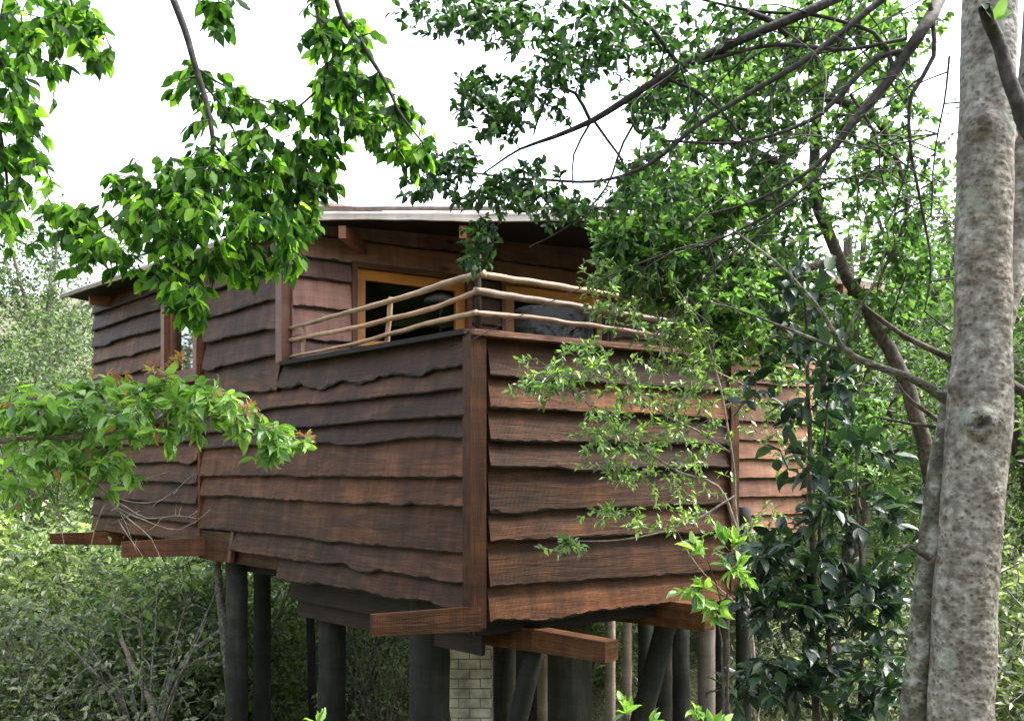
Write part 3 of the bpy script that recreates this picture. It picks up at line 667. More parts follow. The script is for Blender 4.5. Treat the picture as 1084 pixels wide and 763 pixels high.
class Plant:
    """limbs (list of point paths) + twigs grown towards random targets + leaves on the twigs"""
    def __init__(s): s.tv = []; s.tq = []; s.k = 0; s.att = []; s.att_r = []; s.lp = []; s.ld = []; s.lu = []; s.ls = []
    def add_tubes(s, V, q): s.tv.append(V); s.tq.append(q + s.k); s.k += len(V)
    def limb(s, pts, rads, sides=8, jit=.01, attach=True, step=.07):
        o, r = smooth_path(pts, rads, step, jit, random.random() * 99)
        V, q = tubes(o[None], r[None], sides); s.add_tubes(V, q)
        if attach: s.att.append(o); s.att_r.append(r)
        return o
    def grow(s, targets, rt=.003, K=7, sag=.0, wob=.05, maxr=.012, sides=4):
        att = np.vstack(s.att); ar = np.concatenate(s.att_r)
        d0 = np.array([np.min(np.linalg.norm(att - t, axis=1)) for t in targets]); targets = targets[np.argsort(d0)]
        cap = len(att) + len(targets) * (K - 2); A = np.zeros((cap, 3)); A[:len(att)] = att; n = len(att)
        Rr = np.zeros(cap); Rr[:n] = ar; out = []; rads = []
        for t in targets:
            dd = np.linalg.norm(A[:n] - t, axis=1); i = int(np.argmin(dd + .03 * rng.random(n))); a = A[i]; L = dd[i]
            u = np.linspace(0, 1, K)[:, None]; mid = (a + t) / 2 + rng.normal(0, wob, 3) * L * 2 + np.array([0, 0, -sag * L])
            c = (1 - u) ** 2 * a + 2 * u * (1 - u) * mid + u ** 2 * t
            r0 = min(max(Rr[i] * .75, rt * 1.2), maxr); r = r0 + (rt * .55 - r0) * u[:, 0] ** .7
            out.append(c); rads.append(r); m = K - 2; A[n:n + m] = c[2:]; Rr[n:n + m] = r[2:]; n += m
        out = np.array(out); rads = np.array(rads); V, q = tubes(out, rads, sides); s.add_tubes(V, q); return out
    def leaves(s, tw, m, size, t0=.3, spread=.8, droop=.2, up_rand=.6, vary=.3, maxlen=None):
        N, K, _ = tw.shape; t = t0 + (1 - t0) * rng.random((N, m)); t[:, 0] = 1; f = t * (K - 1); i = np.minimum(f.astype(int), K - 2); w = (f - i)[..., None]
        a = np.take_along_axis(tw, i[..., None].repeat(3, -1), 1); b = np.take_along_axis(tw, (i + 1)[..., None].repeat(3, -1), 1)
        pos = (a * (1 - w) + b * w).reshape(-1, 3); tan = norm(b - a).reshape(-1, 3)
        d = norm(tan + rng.normal(0, spread, tan.shape)) + np.array([0, 0, -droop]); up = np.array([0, 0, 1.]) + rng.normal(0, up_rand, tan.shape)
        s.lp.append(pos); s.ld.append(d); s.lu.append(up); s.ls.append(size * (1 - vary + 2 * vary * rng.random(len(pos))))
    def clump(s, centers, m, r, size, droop=.1, flat=1, vary=.4):
        pos = (centers[:, None] + rng.normal(0, 1, (len(centers), m, 3)) * np.array([r, r, r * flat])).reshape(-1, 3)
        d = rng.normal(0, 1, pos.shape) * [1, 1, .55] + np.array([0, 0, -droop]); up = np.array([0, 0, 1.]) + rng.normal(0, .5, pos.shape)
        s.lp.append(pos); s.ld.append(d); s.lu.append(up); s.ls.append(size * (1 - vary + 2 * vary * rng.random(len(pos))))
    def build(s, parent, bark, leafm, wid=.5, detail=2, fold=.25, droop=.12, trunk_name='limbs', crown_name='crown', origin=None):
        if s.tv: mesh_obj(trunk_name, np.vstack(s.tv), np.vstack(s.tq), [4] * len(np.vstack(s.tq)), bark, parent, smooth=True)
        if s.lp:
            pos = np.vstack(s.lp); V, l, z, nf = leaf_arrays(pos, np.vstack(s.ld), np.vstack(s.lu), np.concatenate(s.ls), wid, detail, fold, droop); sm = detail == 3
            mesh_obj(crown_name, V, l, z, leafm, parent, rnd=np.repeat(rng.random(len(pos)), nf), smooth=sm)

def targets_px(cl):
    """cl: (px, py, Y, rx, ry, rY, n) ellipsoids in photo pixels at distance Y"""
    out = []
    for (px, py, Y, rx, ry, rY, n) in cl:
        v = norm(rng.normal(0, 1, (n, 3))) * rng.random((n, 1)) ** .45
        y = Y + v[:, 1] * rY; x = px + v[:, 0] * rx; z = py + v[:, 2] * ry
        out.append(np.stack([(x - CX) / F * y, y, ZC + (HY - z) / F * y], 1))
    return np.vstack(out)
def PP(pts, Y): return [P(p[0], p[1], p[2] if len(p) > 2 else Y) for p in pts]

# ------------------------------------------------------------------ far thicket on the slope
def proto_shrub(name, h, r, n_cl, m, size, bark, leafm, stems=5, trunk_h=.0, label='', cat='shrub', group=None, wid=.5, cr=.3):
    root = empty(name, (0, 0, 0), label, cat, group); pl = Plant()
    base = np.array([0, 0, -.2]); tops = []
    if trunk_h:
        pl.limb([base, [r * .05, .03, trunk_h * .5], [-.03, r * .05, trunk_h], [r * .08, 0, h * .8]], [.03 * h, .022 * h, .018 * h, .008 * h], 7, .02, step=.2)
    for k in range(stems):
        a = 2 * math.pi * (k + random.random()) / stems; q = r * random.uniform(.35, .75); z0 = trunk_h * random.uniform(.6, 1.2)
        pl.limb([[0, 0, z0 - (.2 if not trunk_h else 0)], [q * .4 * math.cos(a), q * .4 * math.sin(a), z0 + (h - z0) * .4], [q * math.cos(a), q * math.sin(a), h * random.uniform(.6, .9)]], [.010 * h, .004 * h], 5, .03, step=.2)
    v = norm(rng.normal(0, 1, (n_cl, 3))) * rng.random((n_cl, 1)) ** .4
    lo = trunk_h * .75; lump = np.array([1 + .35 * mnoise.noise(Vector(q * 1.6 + n_cl)) for q in v])[:, None]; v = v * lump
    tg = v * np.array([r, r, (h - lo) / 2]) + np.array([0, 0, (h + lo) / 2])
    tw = pl.grow(tg, .006, 5, 0, .06, .02, 3); pl.clump(tg, m, cr, size, .25, .7); 
    pl.leaves(tw, 6, size, .3)
    pl.build(root, bark, leafm, wid, 1, .25, trunk_name='stems'); return root
def place(proto, x, y, z, rz, sc, first=False, label=None, group=None):
    r = proto
    if not first:
        r = proto.copy(); scene.collection.objects.link(r)
        for ch in proto.children:
            c = ch.copy(); scene.collection.objects.link(c); c.parent = r
    r.location = (x, y, z); r.rotation_euler = (0, 0, rz); r.scale = (sc,) * 3
    if label: r['label'] = label
    if group: r['group'] = group
    return r
G1, G2, G3 = 'green shrubs of the thicket on the slope', 'grey-green shrubs of the thicket on the slope', 'trees behind the treehouse'
L1 = 'leafy green shrub in the thicket on the slope behind the stilts'
L2 = 'dull grey-green twiggy shrub in the thicket on the slope'
shA = proto_shrub('shrub', 2.6, 1.5, 240, 11, .12, M['bark_grey'], M['leaf_far'], 7, 0, L1, 'shrub', G1, cr=.17)
shB = proto_shrub('shrub', 2.2, 1.7, 240, 12, .10, M['bark_grey'], M['leaf_far2'], 9, 0, L2, 'shrub', G2, cr=.17)
spots = []
for row, (y, n, x0, x1) in enumerate([(13.5, 6, -7.5, -1.5), (15.5, 8, -9, 0), (17.5, 9, -11.5, 3), (20, 11, -14, 14), (23.5, 13, -18, 18), (28, 14, -22, 22)]):
    for k in range(n):
        spots.append((x0 + (x1 - x0) * (k + .5) / n + random.uniform(-.6, .6), y + random.uniform(-1, 1), row))
spots += [(5.6, 10.2, 0), (6.6, 8.6, 0), (7.5, 12, 0), (5.0, 14.8, 0), (8.2, 15, 0), (3.7, 7.2, 0), (4.6, 6.0, 0)]
used = {0: False, 1: False}
for i, (x, y, row) in enumerate(spots):
    k = 0 if random.random() < .72 else 1; sc = random.uniform(.85, 1.3) * (1 + .06 * row)
    if row < 2 and -4.2 < x < 3: continue
    if (x, y) in ((3.7, 7.2), (4.6, 6.0)): sc = .55
    place([shA, shB][k], x, y, gh(x, y) - .1, random.random() * 6.28, sc, first=not used[k]); used[k] = True
# taller trees
tA = proto_shrub('broadleaf_tree', 7.5, 2.6, 400, 22, .12, M['bark_grey'], M['leaf_mid'], 8, 2.2, 'x', 'tree', G3, cr=.25)
tB = proto_shrub('broadleaf_tree', 8.5, 2.7, 330, 16, .12, M['bark_brown'], M['leaf_far3'], 8, 3.0, 'x', 'tree', G3, cr=.27)
tt = [(tA, -10.5, 19.5, .95, 'grey-green tree beyond the far left corner of the treehouse'), (tA, -13.5, 26, 1.15, 'pale tree high on the slope at the far left'),
      (tA, -8.2, 24, .95, 'tree rising behind the left roof corner'), (tB, 3.2, 19.5, 1.2, 'tall bright tree behind the right half of the roof'),
      (tB, 6.6, 17.5, 1.25, 'tall bright tree behind the orange end wall'), (tB, 10.0, 19.5, 1.25, 'bright tree seen left of the speckled trunk'),
      (tB, 7.4, 12.4, 1.0, 'nearer bright tree between the orange wall and speckled trunk'), (tA, 12.5, 23, 1.3, 'grey-green tree far behind the speckled trunk'),
      (tB, 9.6, 13.5, .95, 'bright tree at the right edge behind the speckled trunk'), (tA, 5.0, 23.5, 1.25, 'grey-green tree far behind the orange end wall')]
seen = set()
shC = proto_shrub('bare_shrub', 2.6, 1.5, 150, 2, .08, M['bark_grey'], M['leaf_far2'], 9, 0, 'thin twiggy half-bare shrub in the thicket on the slope', 'shrub', 'half-bare shrubs of the thicket on the slope', cr=.3)
for k, (x, y) in enumerate([(-4.6, 11.2), (-6.2, 12.3), (-1.9, 13.0), (-7.6, 14.2), (-2.6, 14.8), (4.9, 8.6), (5.6, 7.4), (4.6, 9.8), (6.4, 10.6), (7.8, 10.4), (-9, 17), (-6.5, 17.5)]):
    place(shC, x, y, gh(x, y), random.random() * 6.28, random.uniform(.8, 1.3), first=k == 0)
for pr, x, y, sc, lab in tt:
    place(pr, x, y, gh(x, y) - .1, random.random() * 6.28, sc, first=pr.name not in seen, label=lab); seen.add(pr.name)
# forest around and behind the viewpoint
for k in range(17):
    a = R(-100 + 200 * k / 16) ; rr = random.uniform(11, 14); x, y = math.sin(a) * rr, 1 - math.cos(a) * rr
    pr = tA if k % 2 else tB; place(pr, x, y, gh(x, y) - .1, random.random() * 6.28, random.uniform(.9, 1.15), label='unseen tree added beside the clearing for the windows to reflect', group='trees around the clearing')
    if k % 2: place(shA, x * .85, y * .85, gh(x * .85, y * .85), k, 1.3, label='unseen shrub added left of the house to block sky reflected in the side window', group='shrubs around the clearing')
for x, y, sc in ((-9.7, 12.4, 1.5), (-11.2, 14.8, 1.6), (-8.9, 10.2, 1.4)):  # added out of view to block the sky reflected in the side window
    place(shA, x, y, gh(x, y) - .1, x, sc, label='unseen shrub added left of the house to block sky reflected in the side window', group='shrubs around the clearing')
for x, y, sc in ((-10.8, 12.8, 1.0), (9.6, 3.6, .9), (8.9, 6.6, .8), (11.5, 8.5, 1.0), (10.5, .8, .95)):  # added outside the view so the panes mirror trees, not bare sky
    place(tA if x < 0 else tB, x, y, gh(x, y) - .1, random.random() * 6.28, sc, label='unseen tree added beside the clearing for the windows to reflect', group='trees around the clearing')
# ground cover
def ground_cover():
    N = 60000; y = rng.uniform(2.5, 30, N); x = rng.uniform(-1, 1, N) * (4 + y * .75); z = ground_h(x, y) + rng.random(N) ** 2 * .5
    V, l, s_, nf = leaf_arrays(np.stack([x, y, z], 1), rng.normal(0, 1, (N, 3)) + [0, 0, .4], np.array([0, 0, 1.]) + rng.normal(0, .5, (N, 3)), rng.uniform(.05, .12, N), .45, 1, .25)
    tag(mesh_obj('undergrowth', V, l, s_, M['leaf_far'], rnd=np.repeat(rng.random(N), nf)), 'low leafy undergrowth covering the slope under and behind the treehouse', 'undergrowth', kind='stuff')
ground_cover()
# bare fallen branches in the thicket
def dead(name, paths, label, cat='branch', mat='twig_pale'):
    root = empty(name, paths[0][0][0], label, cat); pl = Plant()
    for pts, rd in paths: pl.limb(pts, rd, 8, .01)
    pl.build(root, M[mat], M['leaf_far']); return root
dead('bare_sapling', [(PP([(252, 800), (240, 700), (230, 600), (226, 560)], 11.6), [.07, .055, .045]), (PP([(236, 665), (205, 690), (178, 730), (165, 800)], 11.6), [.035, .028]), (PP([(234, 692), (210, 698), (190, 712)], 11.6), [.03, .02])],
     'bare grey sapling leaning against the leftmost stilt, forking low down', 'tree', 'bark_grey')
dead('fallen_branch', [(PP([(128, 675), (145, 715), (160, 745), (170, 790)], 11.2), [.03, .045])], 'broken pale branch sticking up from the shrubs at lower left')

# ------------------------------------------------------------------ speckled trunk on the right
def big_trunk():
    Y = 2.85
    root = empty('speckled_tree', (*P(1015, 763, Y)[:2], gh(1.4, Y)), 'big pale speckled tree trunk rising at the right edge of the photo', 'tree')
    ctr = [(1000, 1100, 84), (1012, 900, 78), (1016, 763, 70), (1021, 650, 68), (1029, 540, 66), (1036, 450, 70), (1038, 420, 68), (1040, 380, 61), (1041, 250, 59), (1045, 100, 58), (1048, 0, 58), (1056, -300, 52), (1070, -700, 44), (1060, -1100, 30)]
    pts = np.array([P(a, b, Y) for a, b, _ in ctr]); rad = np.array([w * .93 / F * Y / 2 for *_, w in ctr])
    o, r = smooth_path(pts, rad, .012); S = 96; K = len(o); V = np.zeros((K, S, 3)); KM = np.zeros((K, S))
    knots = [(P(1037, 447, Y - .1), .052, .07), (P(1041, 128, Y - .09), .045, .05), (P(1005, 408, Y - .03), .042, .055), (P(1072, 145, Y), .02, .03)]
    ang = 2 * np.pi * np.arange(S) / S
    for i in range(K):
        for k in range(S):
            dv = np.array([math.cos(ang[k]), math.sin(ang[k]), 0]); q = o[i] + dv * r[i]
            n1 = mnoise.noise(Vector(q * 7)); n2 = mnoise.noise(Vector((q[0] * 14, q[1] * 14, q[2] * 60))); n3 = mnoise.noise(Vector(q * 75))
            dsp = .05 * n1 * r[i] + .0004 * max(0, n2) + .0030 * max(0, n3 - .28)
            for kc, kr, kh in knots:
                dd = np.linalg.norm(q - kc)
                KM[i, k] = max(KM[i, k], min(1, 2.0 * math.exp(-(dd / (kr * (.62 + .35 * n3))) ** 2)) if dd < .12 else 0)
                if dd < .12: dsp += kh * .42 * math.exp(-((dd - kr * .55) / (kr * .33)) ** 2) + kh * .18 * math.exp(-(dd / (kr * 1.6)) ** 2) - kh * .75 * math.exp(-(dd / (kr * .38)) ** 2)
            V[i, k] = q + dv * dsp
    idx = np.arange(K * S).reshape(K, S); k2 = (np.arange(S) + 1) % S
    q = np.stack([idx[:-1], idx[:-1][:, k2], idx[1:][:, k2], idx[1:]], -1).reshape(-1, 4)
    mesh_obj('trunk', V.reshape(-1, 3), q, [4] * len(q), M['bark_pale'], root, rnd=KM[:-1].ravel(), smooth=True)
    # lichen covered side limb with its twigs
    pl = Plant()
    pl.limb(PP([(1022, 440), (998, 420), (968, 402), (935, 390), (905, 378), (888, 366)], 2.9), [.022, .017, .013, .012, .010, .009], 10, .004, step=.03)
    pl.limb(PP([(893, 372), (870, 330, 2.85), (835, 290, 2.8), (800, 262, 2.8), (770, 240, 2.8)], 2.9), [.008, .005, .003], 8, .004)
    pl.limb(PP([(892, 368), (905, 335), (925, 300), (938, 262)], 2.95), [.006, .003], 8, .004)
    pl.limb(PP([(888, 370), (850, 355), (815, 342), (785, 330), (755, 322)], 2.9), [.006, .004, .002], 8, .006)
    pl.limb(PP([(897, 370), (880, 352), (874, 346)], 2.9), [.005, .002], 6, .002)
    pl.build(root, M['bark_lichen'], M['leaf_right'], trunk_name='side_limb')
    pl = Plant()
    pl.limb(PP([(1020, 395), (1003, 378), (955, 355), (915, 325)], 3.1), [.014, .011, .007], 8, .004)
    pl.limb(PP([(1020, 465), (1000, 450), (965, 425), (950, 405)], 3.1), [.011, .008, .005], 8, .004)
    pl.limb(PP([(1020, 456), (1000, 453), (960, 448), (925, 440)], 3.1), [.008, .006, .003], 8, .004)
    pl.limb(PP([(1060, 400), (1085, 415), (1130, 430)], 3.0), [.02, .016], 8, .004)
    pl.build(root, M['bark_brown'], M['leaf_right'], trunk_name='side_limb')
    # second fork behind, and the dark cut branch crossing in front
    pl = Plant(); pl.limb(PP([(1052, 360), (1070, 280), (1086, 160), (1100, 0), (1120, -250)], 3.0), [.05, .05, .045, .04], 16, .004)
    pl.build(root, M['bark_pale'], M['leaf_right'], trunk_name='fork')
    pl = Plant(); pl.limb(PP([(1042, 8, 2.55), (1055, 40), (1068, 80), (1082, 125), (1100, 170), (1125, 300, 2.75), (1100, 420, 2.85)], 2.6), [.017, .020, .022, .024], 12, .006, step=.03)
    pl.limb(PP([(1052, 26, 2.55), (1050, 14, 2.54), (1047, 6, 2.53)], 2.55), [.004, .002], 6, .0)
    pl.lp.append(np.array([P(1052, 22, 2.55), P(1050, 20, 2.55), P(1054, 22, 2.55)])); pl.ld.append(np.array([[.4, -.3, .9], [-.7, -.2, .9], [.9, -.3, .5]])); pl.lu.append(np.array([[0, -1, .4]] * 3)); pl.ls.append(np.array([.07, .055, .05]))
    pl.build(root, M['bark_dark'], M['leaf_bush'], .5, trunk_name='cut_branch', crown_name='sprig')
    # crown well above the frame
    pl = Plant(); top = P(1056, -300, Y); 
    for k in range(7):
        a = k * .9; pl.limb([top + [0, 0, k * .3], top + [.9 * math.cos(a), .9 * math.sin(a), .6 + k * .3], top + [1.8 * math.cos(a), 1.8 * math.sin(a), 1.2 + k * .3]], [.03, .01], 6, .03, step=.2)
    tg = norm(rng.normal(0, 1, (260, 3))) * rng.random((260, 1)) ** .4 * [2.1, 2.1, 1.0] + top + [0, 0, 2.0]
    tw = pl.grow(tg, .004); pl.leaves(tw, 12, .07); pl.build(root, M['bark_grey'], M['leaf_right'], .5, 1)
    # slim lichen stem leaning beside it
    r2 = empty('slim_tree', (*P(968, 763, 2.95)[:2], gh(1.3, 2.95)), 'slim lichen-covered stem leaning against the left side of the big speckled trunk', 'tree')
    pl = Plant(); o = pl.limb(PP([(945, 1150), (955, 900), (968, 763), (978, 660), (988, 560), (998, 480), (1012, 400, 3.05), (1030, 320, 3.12), (1046, 240, 3.15)], 2.93), [.055, .05, .047, .044, .042, .036, .03, .02, .008], 28, .004, step=.02)
    pl.limb(PP([(985, 590), (973, 584), (963, 578), (955, 579)], 2.88), [.014, .010, .008, .006], 10, .003, step=.02)
    pl.build(r2, M['bark_lichen'], M['leaf_right'], trunk_name='trunk')
big_trunk()

# ------------------------------------------------------------------ leaning tree with tangled dark branches (upper right)
def tangle_tree():
    root = empty('leaning_tree', (3.6, 6.6, gh(3.6, 6.6)), 'leaning brown tree with small leaves and a tangle of dark bare branches over the roof', 'tree')
    pl = Plant(); Y = 6.4
    pl.limb(PP([(1075, 900), (1020, 700), (985, 500), (955, 400), (925, 340), (890, 280), (870, 230), (860, 170), (868, 100), (880, 30), (900, -60), (910, -250)], 6.6), [.06, .06, .055, .05, .046, .042, .040, .036, .032, .028, .025], 12, .03)
    pl.build(root, M['bark_brown'], M['leaf_right'], trunk_name='trunk')
    pl = Plant(); Y = 4.2
    arcs = [([(1005, -60, 4.6), (940, -30, 4.4), (885, -2), (800, 36), (720, 71), (660, 107), (628, 127), (585, 145), (550, 158), (510, 185)], [.03, .028, .024, .022, .018, .016, .014, .010, .006, .004]),
            ([(1010, -40, 4.8), (985, 20), (960, 55), (930, 98), (897, 138), (880, 160), (850, 185), (800, 212), (745, 228)], [.035, .03, .026, .022, .018, .010, .007, .004]),
            ([(960, 55), (930, 60), (900, 88), (870, 120), (820, 142), (770, 152), (700, 150)], [.016, .013, .008, .006]),
            ([(690, 80), (735, 95), (775, 130), (800, 175), (822, 212)], [.008, .007, .006, .004]),
            ([(985, 5), (988, 60), (965, 100), (963, 150), (975, 215), (985, 280), (978, 330)], [.012, .010, .007, .004]),
            ([(930, 98), (945, 70), (925, 35), (870, 18), (800, 12), (720, -6)], [.014, .010, .008, .006]),
            ([(880, 160), (868, 185), (820, 222), (780, 245), (735, 268)], [.010, .007, .004]),
            ([(960, -20), (860, 58), (800, 95), (740, 132), (690, 172), (640, 192), (560, 190), (490, 182)], [.018, .014, .012, .010, .008, .006, .004]),
            ([(628, 127), (655, 165), (668, 195), (675, 215)], [.007, .003]), ([(625, 130), (608, 165), (607, 200)], [.006, .003]), ([(655, 0), (690, 30), (716, 66)], [.010, .012]),
            ([(625, 128), (610, 100), (585, 95), (570, 125), (565, 143)], [.009, .007, .004]), ([(720, 72), (760, 62), (820, 48), (900, 52), (960, 40)], [.010, .009]),
            ([(790, 12), (815, 22), (835, 38)], [.013, .016]), ([(900, 100), (925, 140), (930, 175), (905, 178)], [.008, .003]), ([(965, 160), (945, 240), (960, 290)], [.005, .002]),
            ([(1005, 60), (1000, 110), (990, 160), (985, 230)], [.006, .003]), ([(860, 190), (800, 250), (770, 300), (735, 330)], [.006, .003]),
            ([(720, 72), (690, 100), (660, 150), (640, 200), (600, 240), (560, 262)], [.008, .005, .003])]
    for pts, rd in arcs: pl.limb(PP(pts, Y), rd, 8, .006)
    for k in range(150):  # tangled bare twigs
        a = pl.att[random.randrange(19)]; p0 = a[random.randrange(len(a))]; pxl = CX + p0[0] / p0[1] * F
        if pxl < 700: continue
        v = np.array([random.gauss(-.1, .4), random.gauss(0, .3), random.gauss(-.15, .3)]); l = random.uniform(.5, 1.2)
        pl.limb([p0, p0 + v * l * .5 + rng.normal(0, .05, 3), p0 + v * l + [random.gauss(0, .1), 0, -.12 * l]], [.0045, .0015], 4, .012, attach=False, step=.1)
    pl.build(root, M['bark_dark'], M['leaf_right'], trunk_name='bare_branches')
    # small dark leaves
    pc = Plant(); pc.att = pl.att[:19]; pc.att_r = pl.att_r[:19]
    cl = [(480, 18, 4.2, 60, 24, .3, 60), (545, 22, 4.3, 50, 28, .3, 50), (600, 60, 4.2, 55, 38, .4, 70), (640, 30, 4.3, 70, 40, .4, 70), (500, 100, 4.1, 22, 32, .2, 34), (525, 125, 4.1, 28, 28, .2, 30), (560, 105, 4.2, 42, 30, .3, 36),
          (470, 170, 4.0, 34, 22, .2, 34), (455, 200, 4.0, 30, 16, .2, 20), (520, 205, 4.1, 42, 22, .3, 44), (570, 200, 4.2, 42, 28, .3, 40), (505, 262, 4.0, 17, 32, .12, 26), (600, 225, 4.3, 40, 18, .3, 30),
          (690, 60, 4.4, 60, 50, .5, 60), (700, 110, 4.4, 55, 28, .4, 34), (760, 30, 4.5, 60, 34, .5, 55), (680, 210, 4.4, 60, 42, .4, 70)]
    cl = [(*c[:3], c[3] * 1.15, c[4] * 1.15, c[5] * 1.2, int(c[6] * 1.3)) for c in cl]
    tw = pc.grow(targets_px(cl), .0022, 7, .05, .06, .006)
    pc.leaves(tw, 6, .044, .1, .8, .3)
    pc.build(root, M['bark_dark'], M['leaf_small'], .58, 2, .2, trunk_name='twigs', crown_name='crown')
    # brighter foliage further back on the right
    pc = Plant(); pc.limb(PP([(862, 200), (800, 160), (740, 150), (690, 200)], 6.0), [.03, .01]); pc.limb(PP([(868, 100), (930, 130), (960, 220), (930, 300)], 6.3), [.03, .01]); pc.limb(PP([(880, 30), (800, 60), (700, 90)], 6.2), [.03, .01]); pc.limb(PP([(885, 275), (800, 300), (740, 320)], 6.0), [.03, .01])
    cl = [(760, 110, 6.0, 90, 70, .7, 120), (860, 90, 6.4, 110, 90, .8, 150), (940, 170, 6.5, 60, 110, .7, 90), (900, 340, 6.8, 60, 50, .6, 60), (830, 300, 6.6, 50, 40, .5, 60), (900, 470, 7.2, 50, 60, .6, 70), (720, 210, 5.6, 80, 60, .6, 150), (800, 220, 6.2, 90, 70, .7, 130), (700, 280, 5.6, 70, 45, .5, 130), (770, 320, 5.6, 60, 40, .5, 90), (770, 350, 5.8, 45, 40, .3, 60), (830, 370, 6.2, 40, 40, .3, 40), (790, 300, 5.8, 50, 30, .3, 50), (960, 290, 6.6, 50, 60, .6, 60), (900, 30, 6.2, 120, 40, .6, 90), (660, 250, 5.4, 40, 25, .3, 50)]
    cl = [(*c[:6], int(c[6] * 1.9)) for c in cl]
    tw = pc.grow(targets_px(cl), .003, 6, .02, .06, .012); pc.leaves(tw, 10, .062, .15, .9, .2)
    pc.build(root, M['bark_brown'], M['leaf_right'], .6, 1, .2, trunk_name='twigs', crown_name='crown')
tangle_tree()

# ------------------------------------------------------------------ fine shrub before the balcony front
def fine_shrub():
    root = empty('fine_leaved_shrub', (*P(800, 763, 5.4)[:2], gh(1.5, 5.4)), 'airy fine-leaved shrub with thin pale stems reaching across the balcony front', 'shrub')
    pl = Plant(); Y = 5.2
    for pts, rd in [([(812, 1150, 5.6), (806, 900, 5.5), (798, 700, 5.4), (780, 560, 5.3), (775, 480), (760, 400), (740, 340), (705, 290)], [.02, .016, .012, .008, .006, .004, .002]),
                    ([(780, 560, 5.3), (760, 515), (720, 500), (680, 475), (640, 442), (600, 405), (575, 385)], [.010, .008, .006, .002]),
                    ([(778, 525), (735, 550), (690, 566), (640, 573), (590, 572)], [.008, .006, .002]), ([(775, 480), (735, 455), (690, 430), (655, 395), (635, 372)], [.007, .005, .002]),
                    ([(764, 430), (800, 415), (740, 385), (700, 360), (650, 345)], [.006, .002]), ([(720, 500), (690, 520), (650, 535)], [.004, .002]), ([(790, 650), (740, 600), (715, 560)], [.006, .002])]:
        pl.limb(PP(pts, Y), rd, 6, .01)
    cl = [(590, 400, 5.0, 44, 26, .25, 46), (622, 378, 5.0, 24, 24, .2, 34), (560, 410, 5.0, 32, 10, .2, 12), (655, 425, 5.1, 40, 35, .3, 40), (700, 390, 5.2, 60, 35, .35, 55), (735, 430, 5.3, 45, 45, .35, 50), (690, 470, 5.1, 55, 28, .3, 40),
          (655, 495, 5.0, 38, 22, .25, 32), (630, 460, 5.0, 35, 18, .2, 18), (725, 520, 5.2, 40, 30, .3, 30), (600, 575, 5.0, 24, 9, .15, 16), (650, 545, 5.0, 36, 10, .15, 14), (700, 550, 5.0, 40, 14, .2, 16), (700, 330, 5.4, 65, 34, .4, 110), (740, 360, 5.5, 45, 30, .4, 60), (650, 300, 5.3, 40, 26, .3, 50), (760, 300, 5.7, 50, 40, .4, 70), (800, 330, 5.8, 50, 40, .4, 60), (800, 400, 5.6, 45, 40, .3, 40), (830, 460, 5.6, 40, 40, .3, 36), (790, 560, 5.4, 40, 30, .3, 30)]
    cl = [(*c[:3], c[3] * 1.2, c[4] * 1.3, c[5] * 1.2, int(c[6] * 1.25)) for c in cl]
    tw = pl.grow(targets_px(cl), .0016, 6, .02, .08, .004); pl.leaves(tw, 9, .040, .2, .75, .0, .45, .45)
    pl.build(root, M['twig_pale'], M['leaf_fine'], .42, 1, .2, trunk_name='stems')
fine_shrub()

# ------------------------------------------------------------------ dark glossy sapling
def sapling():
    root = empty('dark_leaved_sapling', (*P(860, 763, 4.3)[:2], gh(1.4, 4.3)), 'upright sapling with large dark glossy leaves in front of the orange end wall', 'tree')
    pl = Plant(); Y = 4.3
    for pts, rd in [([(868, 1200), (866, 900), (864, 763), (862, 650), (858, 520), (856, 420), (852, 330), (848, 275)], [.024, .02, .017, .012, .008, .004]), ([(866, 900), (880, 763), (874, 640), (868, 560), (874, 460), (880, 380), (884, 320)], [.012, .010, .006, .003]),
                    ([(905, 1000, 4.5), (910, 763), (914, 640), (908, 540), (905, 470)], [.012, .008, .003]), ([(862, 650), (835, 610), (815, 570)], [.006, .003]), ([(864, 740), (830, 700), (800, 650)], [.007, .003]), ([(864, 700), (905, 660), (940, 620)], [.006, .003]), ([(868, 800), (930, 740), (950, 690)], [.006, .003])]:
        pl.limb(PP(pts, Y), rd, 8, .008)
    cl = [(850, 300, 4.3, 40, 28, .25, 16), (860, 350, 4.3, 48, 40, .25, 24), (870, 430, 4.3, 60, 50, .3, 30), (840, 500, 4.3, 40, 40, .3, 12), (890, 540, 4.3, 60, 45, .3, 34), (840, 590, 4.2, 50, 35, .3, 30), (880, 630, 4.2, 75, 45, .3, 50), (820, 640, 4.2, 60, 40, .3, 34),
          (880, 710, 4.2, 85, 50, .35, 60), (830, 720, 4.2, 45, 40, .3, 24), (930, 640, 4.4, 35, 50, .3, 24), (940, 730, 4.3, 30, 40, .3, 20), (950, 560, 4.4, 30, 40, .3, 18), (790, 720, 4.2, 30, 30, .3, 16), (800, 590, 4.2, 30, 25, .3, 14), (930, 480, 4.4, 30, 30, .3, 12), (800, 420, 4.3, 20, 30, .2, 6)]
    tw = pl.grow(targets_px(cl), .002, 6, .02, .06, .005); pl.leaves(tw, 4, .092, .35, .9, .15, .4, .4)
    pl.build(root, M['bark_brown'], M['leaf_sap'], .48, 3, .15, .15, trunk_name='stems')
sapling()

